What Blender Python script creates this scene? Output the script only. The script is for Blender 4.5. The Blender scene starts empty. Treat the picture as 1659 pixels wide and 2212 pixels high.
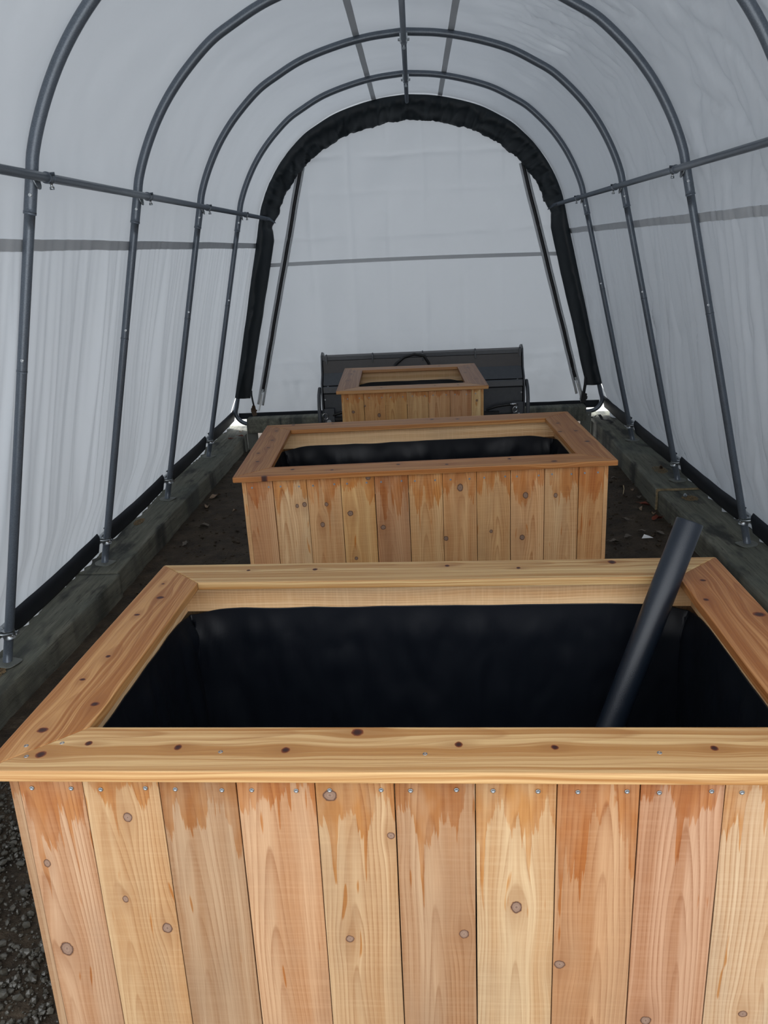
import bpy, bmesh, math, random
from mathutils import Vector, Matrix, noise
sc = bpy.context.scene
col = sc.collection
R = random.Random(7)

# ------------------------------------------------------------------ camera, world, light, exposure
def rot3(yaw, pitch, roll):
    return Matrix.Rotation(yaw, 3, 'Z') @ Matrix.Rotation(pitch, 3, 'X') @ Matrix.Rotation(roll, 3, 'Y')
F_PX = 1741.97
cam_d = bpy.data.cameras.new('camera'); cam = bpy.data.objects.new('camera', cam_d); col.objects.link(cam)
cam_d.sensor_fit = 'VERTICAL'; cam_d.sensor_height = 36.0; cam_d.lens = F_PX / 2212 * 36.0
cam_d.clip_start = 0.05; cam_d.clip_end = 200
rc = rot3(0.0507, -0.3164, 0.0479)
m = Matrix((rc.col[0], rc.col[2], -rc.col[1])).transposed().to_4x4()
m.translation = Vector((0.0245, 0.0, 1.6387))
cam.matrix_world = m
sc.camera = cam

WORLD_STRENGTH = 1.4
SUN_STRENGTH = 4.2
EXPOSURE = 1.05
world = bpy.data.worlds.new('overcast_sky'); sc.world = world; world.use_nodes = True
wn = world.node_tree; wn.nodes.clear()
wo = wn.nodes.new('ShaderNodeOutputWorld'); wb = wn.nodes.new('ShaderNodeBackground')
wtc = wn.nodes.new('ShaderNodeTexCoord'); wsx = wn.nodes.new('ShaderNodeSeparateXYZ'); wr = wn.nodes.new('ShaderNodeValToRGB')
wr.color_ramp.elements[0].position = 0.0; wr.color_ramp.elements[0].color = (0.97, 0.98, 1.0, 1)
wr.color_ramp.elements[1].position = 1.0; wr.color_ramp.elements[1].color = (0.92, 0.97, 1.03, 1)
wn.links.new(wtc.outputs['Generated'], wsx.inputs[0]); wn.links.new(wsx.outputs['Z'], wr.inputs[0])
wn.links.new(wr.outputs[0], wb.inputs['Color']); wb.inputs['Strength'].default_value = WORLD_STRENGTH
wn.links.new(wb.outputs[0], wo.inputs[0])
sun_d = bpy.data.lights.new('added_side_sun', 'SUN'); sun_d.energy = SUN_STRENGTH; sun_d.angle = math.radians(15); sun_d.color = (1.0, 0.98, 0.95)  # side light added under the overcast sky to brighten left wall, show folds
sun = bpy.data.objects.new('added_side_sun', sun_d); col.objects.link(sun)
sun.location = (-6, -4, 6)
sun.rotation_euler = Vector((0.64, -0.58, -0.50)).to_track_quat('-Z', 'Y').to_euler()
sc.view_settings.view_transform = 'Standard'; sc.view_settings.look = 'None'
sc.view_settings.gamma = 1.0; sc.view_settings.use_curve_mapping = False
sc.view_settings.exposure = EXPOSURE

# ------------------------------------------------------------------ node helpers
def srgb(r, g, b, k=1.0):
    f = lambda c: (c / 255 / 12.92) if c / 255 <= 0.04045 else ((c / 255 + 0.055) / 1.055) ** 2.4
    return (f(r) * k, f(g) * k, f(b) * k, 1.0)

class NT:
    def __init__(s, name):
        s.m = bpy.data.materials.new(name); s.m.use_nodes = True
        s.t = s.m.node_tree; s.t.nodes.clear()
        s.out = s.t.nodes.new('ShaderNodeOutputMaterial')
    def put(s, sock, v):
        if v is None: return
        if isinstance(v, bpy.types.NodeSocket): s.t.links.new(v, sock)
        else:
            if hasattr(sock, 'default_value'):
                if sock.type == 'RGBA' and isinstance(v, (int, float)): v = (v, v, v, 1)
                if sock.type == 'VECTOR' and isinstance(v, (int, float)): v = (v, v, v)
                sock.default_value = v
    def node(s, typ, **kw):
        n = s.t.nodes.new(typ)
        for k, v in kw.items(): setattr(n, k, v)
        return n
    def math(s, op, a, b=None, c=None, clamp=False):
        n = s.node('ShaderNodeMath', operation=op, use_clamp=clamp)
        s.put(n.inputs[0], a); s.put(n.inputs[1], b); s.put(n.inputs[2], c)
        return n.outputs[0]
    def vmath(s, op, a, b=None):
        n = s.node('ShaderNodeVectorMath', operation=op)
        s.put(n.inputs[0], a); s.put(n.inputs[1], b)
        return n.outputs['Value'] if op in ('LENGTH', 'DOT_PRODUCT') else n.outputs[0]
    def comb(s, x, y, z=0.0):
        n = s.node('ShaderNodeCombineXYZ'); s.put(n.inputs[0], x); s.put(n.inputs[1], y); s.put(n.inputs[2], z); return n.outputs[0]
    def sep(s, v):
        n = s.node('ShaderNodeSeparateXYZ'); s.put(n.inputs[0], v); return n.outputs
    def noise(s, vec, scale=1.0, detail=2.0, rough=0.5, dist=0.0, dims='3D', out=0):
        n = s.node('ShaderNodeTexNoise', noise_dimensions=dims)
        if vec is not None: s.put(n.inputs['Vector'], vec)
        n.inputs['Scale'].default_value = scale; n.inputs['Detail'].default_value = detail
        n.inputs['Roughness'].default_value = rough; n.inputs['Distortion'].default_value = dist
        return n.outputs[out]
    def voro(s, vec, scale, feature='F1', out='Distance', rnd=1.0):
        n = s.node('ShaderNodeTexVoronoi', feature=feature); s.put(n.inputs['Vector'], vec)
        n.inputs['Scale'].default_value = scale; n.inputs['Randomness'].default_value = rnd
        return n.outputs[out]
    def mix(s, f, a, b, blend='MIX'):
        n = s.node('ShaderNodeMix', data_type='RGBA', blend_type=blend)
        s.put(n.inputs[0], f); s.put(n.inputs[6], a); s.put(n.inputs[7], b); return n.outputs[2]
    def mapr(s, v, a, b, c=0.0, d=1.0, smooth=False):
        n = s.node('ShaderNodeMapRange', interpolation_type='SMOOTHSTEP' if smooth else 'LINEAR', clamp=True)
        s.put(n.inputs[0], v); s.put(n.inputs[1], a); s.put(n.inputs[2], b); s.put(n.inputs[3], c); s.put(n.inputs[4], d)
        return n.outputs[0]
    def ramp(s, v, stops):
        n = s.node('ShaderNodeValToRGB'); cr = n.color_ramp
        while len(cr.elements) < len(stops): cr.elements.new(0.5)
        for e, (p, c) in zip(cr.elements, stops): e.position = p; e.color = c if len(c) == 4 else (*c, 1)
        s.put(n.inputs[0], v); return n.outputs[0]
    def bump(s, h, strength=0.3, dist=0.01):
        n = s.node('ShaderNodeBump'); n.inputs['Strength'].default_value = strength; n.inputs['Distance'].default_value = dist
        s.put(n.inputs['Height'], h); return n.outputs[0]
    def tex(s, which='Object'):
        return s.node('ShaderNodeTexCoord').outputs[which]
    def attr(s, name, out='Fac'):
        n = s.node('ShaderNodeAttribute'); n.attribute_name = name; return n.outputs[out]
    def bsdf(s, color, rough=0.5, metal=0.0, normal=None, spec=0.5, coat=0.0):
        n = s.node('ShaderNodeBsdfPrincipled')
        s.put(n.inputs['Base Color'], color); s.put(n.inputs['Roughness'], rough); s.put(n.inputs['Metallic'], metal)
        s.put(n.inputs['Specular IOR Level'], spec); s.put(n.inputs['Coat Weight'], coat)
        if normal is not None: s.put(n.inputs['Normal'], normal)
        return n.outputs[0]
    def done(s, sh):
        s.t.links.new(sh, s.out.inputs['Surface']); return s.m

def plain(name, color, rough=0.5, metal=0.0, bump_scale=0, bump_str=0.2, var=0.0, spec=0.5):
    t = NT(name); c = color; nrm = None
    if bump_scale or var:
        n = t.noise(t.tex(), bump_scale or 20, 4, 0.6)
        if var: c = t.mix(n, tuple(x * (1 - var) for x in color[:3]) + (1,), tuple(min(1, x * (1 + var)) for x in color[:3]) + (1,))
        if bump_scale: nrm = t.bump(n, bump_str, 0.004)
    return t.done(t.bsdf(c, rough, metal, nrm, spec))

# ------------------------------------------------------------------ wood
def wood(name, knots=(), axis=0, oiled=False, stripe=1.0):
    """planks: uv 'UVMap' (u across, v along, metres), uv 'pos' = panel coordinates for the knots,
    face attributes tone (colour), seed and stain (how much oil ran down the plank)."""
    t = NT(name)
    uv = t.node('ShaderNodeUVMap', uv_map='UVMap').outputs[0]
    pos = t.node('ShaderNodeUVMap', uv_map='pos').outputs[0]
    s_ = t.sep(uv); u, v = s_[0], s_[1]
    seed = t.attr('seed'); stain = t.attr('stain'); tone = t.attr('tone', 'Color')
    warp = None; D = None; halo = None; rad = None
    for (kx, ky, kr) in knots:
        d = t.vmath('SUBTRACT', pos, (kx, ky, 0))
        e1 = 0.85 + 0.5 * ((kx * 37.7 + ky * 91.3) % 1.0)
        sc_ = (1 / kr, 1 / (kr * e1), 0) if (axis == 0) != oiled else (1 / (kr * e1), 1 / kr, 0)
        dl = t.vmath('LENGTH', t.vmath('MULTIPLY', d, sc_))
        el = (0.42, 0.17, 0) if axis == 0 else (0.17, 0.42, 0)
        dh = t.vmath('LENGTH', t.vmath('MULTIPLY', d, (el[0] / kr, el[1] / kr, 0)))
        e = t.math('EXPONENT', t.math('MULTIPLY', t.math('MULTIPLY', dh, dh), -1.0))
        du = t.sep(d)[axis]
        w = t.math('MULTIPLY', t.math('MULTIPLY', du, e), -0.75)
        warp = w if warp is None else t.math('ADD', warp, w)
        D = dl if D is None else t.math('MINIMUM', D, dl)
        halo = e if halo is None else t.math('MAXIMUM', halo, e)
    n0 = t.noise(t.comb(t.math('MULTIPLY', u, 5), t.math('MULTIPLY', v, 1.6), seed), 1, 2)
    u2 = t.math('ADD', u, t.math('MULTIPLY_ADD', n0, 0.03, -0.015))
    if warp is not None: u2 = t.math('ADD', u2, warp)
    S7 = t.math('MULTIPLY', seed, 7.31)
    fib = t.noise(t.comb(t.math('MULTIPLY', u2, 420), t.math('MULTIPLY', v, 7), S7), 1, 2, 0.6)
    band = t.noise(t.comb(t.math('MULTIPLY', u2, 60 if oiled else 34), t.math('MULTIPLY', v, 0.45), S7), 1, 3, 0.55)
    broad = t.noise(t.comb(t.math('MULTIPLY', u2, 9), t.math('MULTIPLY', v, 1.1), S7), 1, 2, 0.5)
    # growth rings cut flat: nested arches down the plank middle, straight lines at its edges
    off = t.math('MULTIPLY_ADD', t.math('FRACT', t.math('MULTIPLY', seed, 3.7)), 0.11, -0.055)
    ph = t.math('MULTIPLY_ADD', v, 0.05, t.math('MULTIPLY', t.math('FRACT', t.math('MULTIPLY', seed, 5.1)), 0.06))
    uu = t.math('SUBTRACT', u2, off)
    cc = t.math('SQRT', t.math('ADD', t.math('MULTIPLY', uu, uu), t.math('MULTIPLY', ph, ph)))
    cc = t.math('ADD', cc, t.math('MULTIPLY', broad, 0.018))
    fr = t.math('FRACT', t.math('MULTIPLY', cc, 125 if not oiled else 95))
    line = t.math('MULTIPLY', t.math('POWER', fr, 3.0), t.mapr(fr, 0.92, 1.0, 1.0, 0.0))
    linestr = t.mapr(t.noise(t.comb(t.math('MULTIPLY', u, 14), t.math('MULTIPLY', v, 2.2), t.math('ADD', S7, 40)), 1, 2), 0.35, 0.62, 0.2, 1.0)
    line = t.math('MULTIPLY', line, linestr)
    darkc = t.mix(1.0, tone, (0.56, 0.38, 0.25, 1), 'MULTIPLY')
    palec = t.mix(1.0, tone, (1.18, 1.24, 1.28, 1), 'MULTIPLY')
    if oiled:
        fine2 = t.noise(t.comb(t.math('MULTIPLY', u2, 190), t.math('MULTIPLY', v, 0.7), t.math('ADD', S7, 5)), 1, 2, 0.5)
        b = t.mapr(t.math('MULTIPLY_ADD', fine2, 0.45, t.math('MULTIPLY', band, 0.55)), 0.38, 0.60, 0, 1, True)
        c = t.mix(t.math('MULTIPLY', b, stripe), t.mix(1.0, tone, (1.30, 1.50, 1.75, 1), 'MULTIPLY'), t.mix(1.0, tone, (0.76, 0.63, 0.49, 1), 'MULTIPLY'))
        c = t.mix(t.math('MULTIPLY', line, 0.75), c, darkc)
        c = t.mix(t.mapr(broad, 0.5, 0.75, 0, 0.35), c, t.mix(1.0, tone, (0.82, 0.72, 0.62, 1), 'MULTIPLY'))
    else:
        c = t.mix(t.mapr(band, 0.36, 0.62, 0, 1), palec, t.mix(1.0, tone, (0.88, 0.78, 0.68, 1), 'MULTIPLY'))
        sap = t.noise(t.comb(t.math('MULTIPLY', u2, 16), t.math('MULTIPLY', v, 0.35), t.math('ADD', S7, 120)), 1, 1, 0.5)
        c = t.mix(t.mapr(sap, 0.56, 0.64, 0, 0.75), c, t.mix(1.0, tone, (1.22, 1.34, 1.42, 1), 'MULTIPLY'))
        c = t.mix(t.mapr(sap, 0.44, 0.34, 0, 0.6), c, t.mix(1.0, tone, (0.86, 0.70, 0.55, 1), 'MULTIPLY'))
        c = t.mix(t.math('MULTIPLY', line, 0.95), c, darkc)
        grey = t.noise(t.comb(t.math('MULTIPLY', u, 12), t.math('MULTIPLY', v, 3.0), t.math('ADD', S7, 90)), 1, 3, 0.55)
        c = t.mix(t.mapr(grey, 0.48, 0.72, 0, 0.5), c, t.mix(1.0, tone, (0.72, 0.74, 0.78, 1), 'MULTIPLY'))
        saw = t.noise(t.comb(t.math('MULTIPLY', u, 7), t.math('MULTIPLY', v, 170), S7), 1, 2, 0.6)
        c = t.mix(t.mapr(saw, 0.45, 0.75, 0, 0.28), c, palec)
    c = t.mix(t.mapr(fib, 0.3, 0.7, 0.0, 0.28), c, darkc)
    rough = 0.42 if oiled else 0.62
    if not oiled:
        # oil that ran down from the cap: ragged drips with a sharp lower edge
        uw = t.math('MULTIPLY_ADD', t.noise(t.comb(0.0, t.math('MULTIPLY', v, 9), S7), 1, 2), 0.006, u2)
        q1 = t.noise(t.comb(t.math('MULTIPLY', u, 22), t.math('ADD', S7, 13), 0), 1, 1, 0.5)
        q2 = t.noise(t.comb(t.math('MULTIPLY', uw, 170), t.math('ADD', S7, 31), t.math('MULTIPLY', v, 3)), 1, 2, 0.7)
        q3 = t.noise(t.comb(t.math('MULTIPLY', uw, 60), t.math('ADD', S7, 57), 0), 1, 1, 0.5)
        q4 = t.noise(t.comb(t.math('MULTIPLY', u, 40), t.math('MULTIPLY', v, 24), t.math('ADD', S7, 77)), 1, 3, 0.6)
        L = t.math('MULTIPLY', t.mapr(q1, 0.36, 0.64), 0.14)
        L = t.math('ADD', L, t.math('MULTIPLY_ADD', q2, 0.14, -0.048))
        L = t.math('ADD', L, t.math('MULTIPLY_ADD', q4, 0.05, -0.025))
        L = t.math('ADD', L, t.math('MULTIPLY', t.mapr(q3, 0.62, 0.74), 0.17))
        L = t.math('MULTIPLY', L, stain)
        mk = t.math('MULTIPLY', t.math('ADD', L, v), 170, clamp=True)
        mk = t.math('MULTIPLY', mk, t.mapr(stain, 0.01, 0.05))
        mk = t.math('MULTIPLY', mk, t.mapr(t.noise(t.comb(t.math('MULTIPLY', u, 30), t.math('MULTIPLY', v, 10), t.math('ADD', S7, 7)), 1, 2), 0.3, 0.6, 0.45, 1.0))
        # loose streaks lower down
        st = t.noise(t.comb(t.math('MULTIPLY', u2, 60), t.math('MULTIPLY', v, 5.5), t.math('ADD', S7, 71)), 1, 2, 0.5)
        mk = t.math('MAXIMUM', mk, t.math('MULTIPLY', t.mapr(st, 0.69, 0.72), t.mapr(stain, 0.01, 0.05)))
        stc = t.mix(1.0, c, (0.80, 0.52, 0.26, 1), 'MULTIPLY')
        c = t.mix(t.math('MULTIPLY', mk, 0.92), c, stc)
        rough = t.math('MULTIPLY_ADD', mk, -0.2, 0.62)
    if D is not None:
        c = t.mix(t.mapr(halo, 0.35, 1.0, 0, 0.45 if oiled else 0.35), c, t.mix(1.0, tone, (0.52, 0.38, 0.28, 1), 'MULTIPLY'))
        wob = t.noise(pos, 110, 3, 0.65)
        Dw = t.math('ADD', t.math('MULTIPLY', D, 1.18), t.math('MULTIPLY_ADD', wob, 0.55, -0.27))
        ring = t.math('SINE', t.math('MULTIPLY', Dw, 17))
        if oiled:
            kc = t.ramp(Dw, [(0.0, srgb(40, 18, 14)), (0.6, srgb(60, 26, 16)), (1.0, srgb(120, 62, 30))])
        else:
            kc = t.ramp(Dw, [(0.0, srgb(112, 88, 74)), (0.35, srgb(140, 115, 98)), (0.72, srgb(126, 100, 84)), (0.88, srgb(66, 42, 32)), (1.0, srgb(128, 88, 58))])
            kc = t.mix(t.mapr(ring, 0, 1, 0, 0.3), kc, srgb(80, 60, 50))
        c = t.mix(t.mapr(Dw, 0.95, 1.12, 1, 0), c, kc)
    h = t.math('ADD', t.math('MULTIPLY', fib, 0.5), t.math('MULTIPLY', line, -0.6))
    nrm = t.bump(h, 0.12 if oiled else 0.22, 0.003)
    return t.done(t.bsdf(c, rough, 0, nrm, 0.35))

# ------------------------------------------------------------------ mesh building
class MB:
    def __init__(s): s.v = []; s.f = []; s.mi = []; s.uv = []; s.ps = []; s.tone = []; s.seed = []; s.stain = []; s.sm = []
    def face(s, idx, uv=None, ps=None, tone=(1, 1, 1, 1), seed=0.0, stain=0.0, smooth=False):
        s.f.append(tuple(idx)); s.uv.append(uv); s.ps.append(ps); s.tone.append(tone); s.seed.append(seed); s.stain.append(stain); s.sm.append(smooth)
    def prism(s, quad, z0, z1, **k):
        """quad: 4 (x,y) corners ccw, from z0 to z1"""
        b = len(s.v)
        for (x, y) in quad: s.v.append((x, y, z0))
        for (x, y) in quad: s.v.append((x, y, z1))
        s.face((b + 3, b + 2, b + 1, b), **k); s.face((b + 4, b + 5, b + 6, b + 7), **k)
        for i in range(4):
            j = (i + 1) % 4; s.face((b + i, b + j, b + 4 + j, b + 4 + i), **k)
        return s
    def box(s, x0, x1, y0, y1, z0, z1, **k):
        return s.prism([(x0, y0), (x1, y0), (x1, y1), (x0, y1)], z0, z1, **k)
    def tube(s, pts, r, n=16, caps=True, closed=False, **k):
        pts = [Vector(p) for p in pts]; b = len(s.v); N = len(pts)
        rr = r if isinstance(r, (list, tuple)) else [r] * N
        up = None
        for i, p in enumerate(pts):
            if closed: d = (pts[(i + 1) % N] - pts[i - 1])
            else: d = pts[min(i + 1, N - 1)] - pts[max(i - 1, 0)]
            if d.length < 1e-9: d = Vector((0, 0, 1))
            d.normalize()
            if up is None:
                a = Vector((0, 0, 1)) if abs(d.z) < 0.9 else Vector((1, 0, 0)); up = (a - d * a.dot(d)).normalized()
            else: up = (up - d * up.dot(d)).normalized()
            q = d.cross(up)
            for j in range(n):
                a = 2 * math.pi * j / n; s.v.append(tuple(p + (up * math.cos(a) + q * math.sin(a)) * rr[i]))
        for i in range(N if closed else N - 1):
            i2 = (i + 1) % N
            for j in range(n):
                j2 = (j + 1) % n; s.face((b + i * n + j, b + i2 * n + j, b + i2 * n + j2, b + i * n + j2)[::-1], smooth=True, **k)
        if caps and not closed:
            s.face([b + j for j in range(n)], **k); s.face([b + (N - 1) * n + j for j in range(n)][::-1], **k)
        return s
    def grid(s, P, smooth=True, **k):
        b = len(s.v); nr = len(P); nc = len(P[0])
        for row in P:
            for p in row: s.v.append(tuple(p))
        for i in range(nr - 1):
            for j in range(nc - 1):
                s.face((b + i * nc + j, b + i * nc + j + 1, b + (i + 1) * nc + j + 1, b + (i + 1) * nc + j), smooth=smooth, **k)
        return s
    def xform(s, M, start=0):
        s.v[start:] = [tuple(M @ Vector(p)) for p in s.v[start:]]; return s
    def build(s, name, mat, parent=None, bevel=0, solid=0, smooth_all=None, attrs=False):
        me = bpy.data.meshes.new(name); me.from_pydata(s.v, [], s.f); me.update()
        sm = s.sm if smooth_all is None else [smooth_all] * len(s.f)
        me.polygons.foreach_set('use_smooth', sm)
        if attrs:
            l0 = me.uv_layers.new(name='UVMap'); l1 = me.uv_layers.new(name='pos')
            for p in me.polygons:
                U = s.uv[p.index]; Q = s.ps[p.index]
                for n_, li in enumerate(p.loop_indices):
                    if U: l0.data[li].uv = U[n_]
                    if Q: l1.data[li].uv = Q[n_]
            a = me.attributes.new('tone', 'FLOAT_COLOR', 'FACE'); a.data.foreach_set('color', [c for x in s.tone for c in x])
            a = me.attributes.new('seed', 'FLOAT', 'FACE'); a.data.foreach_set('value', s.seed)
            a = me.attributes.new('stain', 'FLOAT', 'FACE'); a.data.foreach_set('value', s.stain)
        me.materials.append(mat)
        o = bpy.data.objects.new(name, me); col.objects.link(o)
        if parent: o.parent = parent
        if solid:
            md = o.modifiers.new('solid', 'SOLIDIFY'); md.thickness = solid; md.offset = 0
        if bevel:
            md = o.modifiers.new('bevel', 'BEVEL'); md.width = bevel; md.segments = 2; md.limit_method = 'ANGLE'; md.angle_limit = math.radians(40)
        return o

def tag(o, label=None, cat=None, group=None, kind=None):
    if label: o['label'] = label
    if cat: o['category'] = cat
    if group: o['group'] = group
    if kind: o['kind'] = kind
    return o
def thing(name, label, cat, loc=(0, 0, 0), group=None, rot=None):
    o = bpy.data.objects.new(name, None); o.empty_display_size = 0.1; col.objects.link(o); o.location = loc
    if rot is not None: o.rotation_euler = rot
    return tag(o, label, cat, group)
def inst(src, name, parent=None, mat=None):
    o = src.copy(); o.name = name; col.objects.link(o); o.parent = parent
    if mat is not None: o.matrix_local = mat
    return o
def ns(x, y=0.0, z=0.0): return noise.noise(Vector((x, y, z)))
def sstep(a, b, x):
    t = max(0.0, min(1.0, (x - a) / (b - a))); return t * t * (3 - 2 * t)

# ------------------------------------------------------------------ materials
def cover_mat(name, diff, trans, k):
    t = NT(name); o = t.tex()
    dirt = t.noise(o, 1.3, 4, 0.6); fine = t.noise(o, 9, 3, 0.6)
    d = t.mix(t.mapr(dirt, 0.35, 0.75, 0, 0.16), diff, (diff[0] * .72, diff[1] * .74, diff[2] * .74, 1))
    d = t.mix(t.mapr(fine, 0.55, 0.8, 0, 0.10), d, (diff[0] * .7, diff[1] * .72, diff[2] * .7, 1))
    w = t.node('ShaderNodeTexWave'); t.put(w.inputs['Vector'], o); w.inputs['Scale'].default_value = 120
    nrm = t.bump(t.noise(o, 60, 3, 0.6), 0.05, 0.002)
    a = t.node('ShaderNodeBsdfDiffuse'); t.put(a.inputs['Color'], d); t.put(a.inputs['Normal'], nrm)
    b = t.node('ShaderNodeBsdfTranslucent'); t.put(b.inputs['Color'], trans); t.put(b.inputs['Normal'], nrm)
    g = t.node('ShaderNodeBsdfGlossy'); t.put(g.inputs['Color'], (1, 1, 1, 1)); g.inputs['Roughness'].default_value = 0.42; t.put(g.inputs['Normal'], nrm)
    m1 = t.node('ShaderNodeMixShader'); m1.inputs[0].default_value = k
    t.t.links.new(a.outputs[0], m1.inputs[1]); t.t.links.new(b.outputs[0], m1.inputs[2])
    m2 = t.node('ShaderNodeMixShader'); m2.inputs[0].default_value = 0.035
    t.t.links.new(m1.outputs[0], m2.inputs[1]); t.t.links.new(g.outputs[0], m2.inputs[2])
    return t.done(m2.outputs[0])
M = {}
M['cover'] = cover_mat('white_tarpaulin', (0.385, 0.408, 0.438, 1), (0.82, 0.885, 0.96, 1), 0.070)
M['seam'] = cover_mat('doubled_tarpaulin', (0.47, 0.49, 0.51, 1), (0.7, 0.73, 0.78, 1), 0.06)
M['hem'] = plain('black_hem_fabric', (0.004, 0.008, 0.015, 1), 0.7, bump_scale=300, bump_str=0.1)
M['band'] = plain('black_gathered_fabric', (0.005, 0.010, 0.014, 1), 0.5, bump_scale=260, bump_str=0.08, spec=0.4)
def steel_mat():
    t = NT('grey_powder_coated_steel'); o = t.tex()
    n = t.noise(o, 260, 3, 0.7); sp = t.noise(o, 14, 3, 0.6)
    c = t.mix(t.mapr(n, 0.3, 0.7), (0.080, 0.098, 0.122, 1), (0.148, 0.175, 0.21, 1))
    c = t.mix(t.mapr(sp, 0.5, 0.8, 0, 0.35), c, (0.07, 0.08, 0.09, 1))
    return t.done(t.bsdf(c, 0.34, 0.35, t.bump(n, 0.08, 0.001), 0.6))
M['steel'] = steel_mat()
M['galv'] = plain('galvanised_steel', (0.42, 0.45, 0.47, 1), 0.32, 0.9, bump_scale=120, bump_str=0.15, var=0.3)
M['screw'] = plain('grey_screw_steel', (0.30, 0.32, 0.34, 1), 0.35, 0.85, bump_scale=200, bump_str=0.1, var=0.4)
M['bright'] = plain('bright_zinc', (0.72, 0.74, 0.75, 1), 0.22, 0.95)
M['plate'] = plain('dull_foot_plate_steel', (0.19, 0.20, 0.18, 1), 0.6, 0.3, bump_scale=150, bump_str=0.2, var=0.4)
def sill_mat():
    t = NT('incised_green_treated_timber'); o = t.tex(); p = t.sep(o)
    n = t.noise(t.comb(t.math('MULTIPLY', p[0], 30), t.math('MULTIPLY', p[1], 2.2), t.math('MULTIPLY', p[2], 30)), 1, 4, 0.65)
    blot = t.noise(t.comb(t.math('MULTIPLY', p[0], 8), t.math('MULTIPLY', p[1], 2.4), p[2]), 1, 3, 0.6)
    c = t.ramp(n, [(0.25, (0.085, 0.088, 0.070, 1)), (0.5, (0.155, 0.155, 0.122, 1)), (0.78, (0.26, 0.255, 0.205, 1))])
    c = t.mix(t.mapr(blot, 0.50, 0.62, 0, 0.85), c, (0.028, 0.030, 0.030, 1))
    g = t.noise(o, 2.0, 3, 0.5); c = t.mix(t.mapr(g, 0.45, 0.65, 0, 0.5), c, (0.158, 0.175, 0.150, 1))
    crack = t.noise(t.comb(t.math('MULTIPLY', p[0], 55), t.math('MULTIPLY', p[1], 0.8), t.math('MULTIPLY', p[2], 55)), 1, 2, 0.5)
    c = t.mix(t.mapr(t.math('ABSOLUTE', t.math('SUBTRACT', crack, 0.5)), 0.0, 0.012, 0.7, 0.0), c, (0.02, 0.02, 0.018, 1))
    spk = t.noise(o, 90, 3, 0.7); c = t.mix(t.mapr(spk, 0.64, 0.72, 0, 0.5), c, (0.36, 0.35, 0.29, 1))
    # incising: short slots in staggered rows
    br = t.node('ShaderNodeTexBrick'); t.put(br.inputs['Vector'], t.comb(t.math('MULTIPLY', p[1], 1), t.math('ADD', p[0], p[2]), 0))
    br.inputs['Scale'].default_value = 60; br.inputs['Mortar Size'].default_value = 0.10; br.inputs['Brick Width'].default_value = 0.85; br.inputs['Row Height'].default_value = 0.48
    br.inputs['Color1'].default_value = (1, 1, 1, 1); br.inputs['Color2'].default_value = (1, 1, 1, 1); br.inputs['Mortar'].default_value = (0, 0, 0, 1); br.inputs['Mortar Smooth'].default_value = 0.6
    soft = t.noise(o, 6, 2)
    c = t.mix(t.math('MULTIPLY', t.math('SUBTRACT', 1.0, br.outputs[0]), t.mapr(soft, 0.35, 0.7, 0.05, 0.3)), c, (0.04, 0.045, 0.04, 1))
    h = t.math('ADD', t.math('MULTIPLY', br.outputs[0], 0.35), n)
    return t.done(t.bsdf(c, 0.8, 0, t.bump(h, 0.45, 0.004), 0.25))
M['sill'] = sill_mat()
def soil_mat(name, k=1.0):
    t = NT(name); o = t.tex()
    n = t.noise(o, 9, 6, 0.7); f = t.noise(o, 70, 4, 0.7); v = t.voro(o, 55)
    c = t.ramp(n, [(0.3, (0.024 * k, 0.017 * k, 0.011 * k, 1)), (0.55, (0.056 * k, 0.040 * k, 0.025 * k, 1)), (0.8, (0.10 * k, 0.075 * k, 0.05 * k, 1))])
    c = t.mix(t.mapr(f, 0.6, 0.75, 0, 0.5), c, (0.11 * k, 0.095 * k, 0.075 * k, 1))
    h = t.math('ADD', t.math('MULTIPLY', n, 1.2), t.math('ADD', f, t.math('MULTIPLY', v, -0.5)))
    return t.done(t.bsdf(c, 0.78, 0, t.bump(h, 0.7, 0.02), 0.3))
M['soil'] = soil_mat('damp_brown_soil')
def gravel_ground():
    t = NT('pale_gravel_ground'); o = t.tex()
    n = t.noise(o, 3, 5, 0.6); v = t.voro(o, 30, out='Color')
    c = t.mix(0.35, t.ramp(n, [(0.3, (0.30, 0.29, 0.27, 1)), (0.7, (0.55, 0.53, 0.50, 1))]), v)
    return t.done(t.bsdf(t.mix(0.75, c, (0.5, 0.49, 0.47, 1)), 0.9))
M['outside'] = gravel_ground()
M['liner'] = plain('black_liner_fabric', (0.0030, 0.0045, 0.008, 1), 0.46, bump_scale=420, bump_str=0.06, spec=0.32)
M['tube'] = plain('black_plastic', (0.006, 0.010, 0.017, 1), 0.36, bump_scale=420, bump_str=0.15, spec=0.45)
M['paint'] = plain('dark_grey_machine_paint', (0.062, 0.068, 0.078, 1), 0.34, 0.0, bump_scale=30, bump_str=0.04, var=0.25)
M['paintdark'] = plain('brown_black_machine_paint', (0.026, 0.022, 0.022, 1), 0.42, 0.0, bump_scale=30, bump_str=0.04, var=0.3)
M['rubber'] = plain('black_rubber', (0.008, 0.008, 0.009, 1), 0.45)
M['yellow'] = plain('yellow_sticker', (0.62, 0.47, 0.03, 1), 0.5)
M['ink'] = plain('black_ink', (0.01, 0.01, 0.01, 1), 0.6)
M['strap'] = plain('black_webbing', (0.006, 0.006, 0.008, 1), 0.6, bump_scale=500, bump_str=0.2)
M['brown'] = plain('rusty_brown_steel', (0.075, 0.045, 0.025, 1), 0.6, 0.3, bump_scale=120, bump_str=0.3, var=0.5)
M['zip'] = plain('black_zip_tape', (0.004, 0.004, 0.006, 1), 0.5)
M['whitecord'] = plain('white_cord', (0.75, 0.76, 0.75, 1), 0.5)
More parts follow.
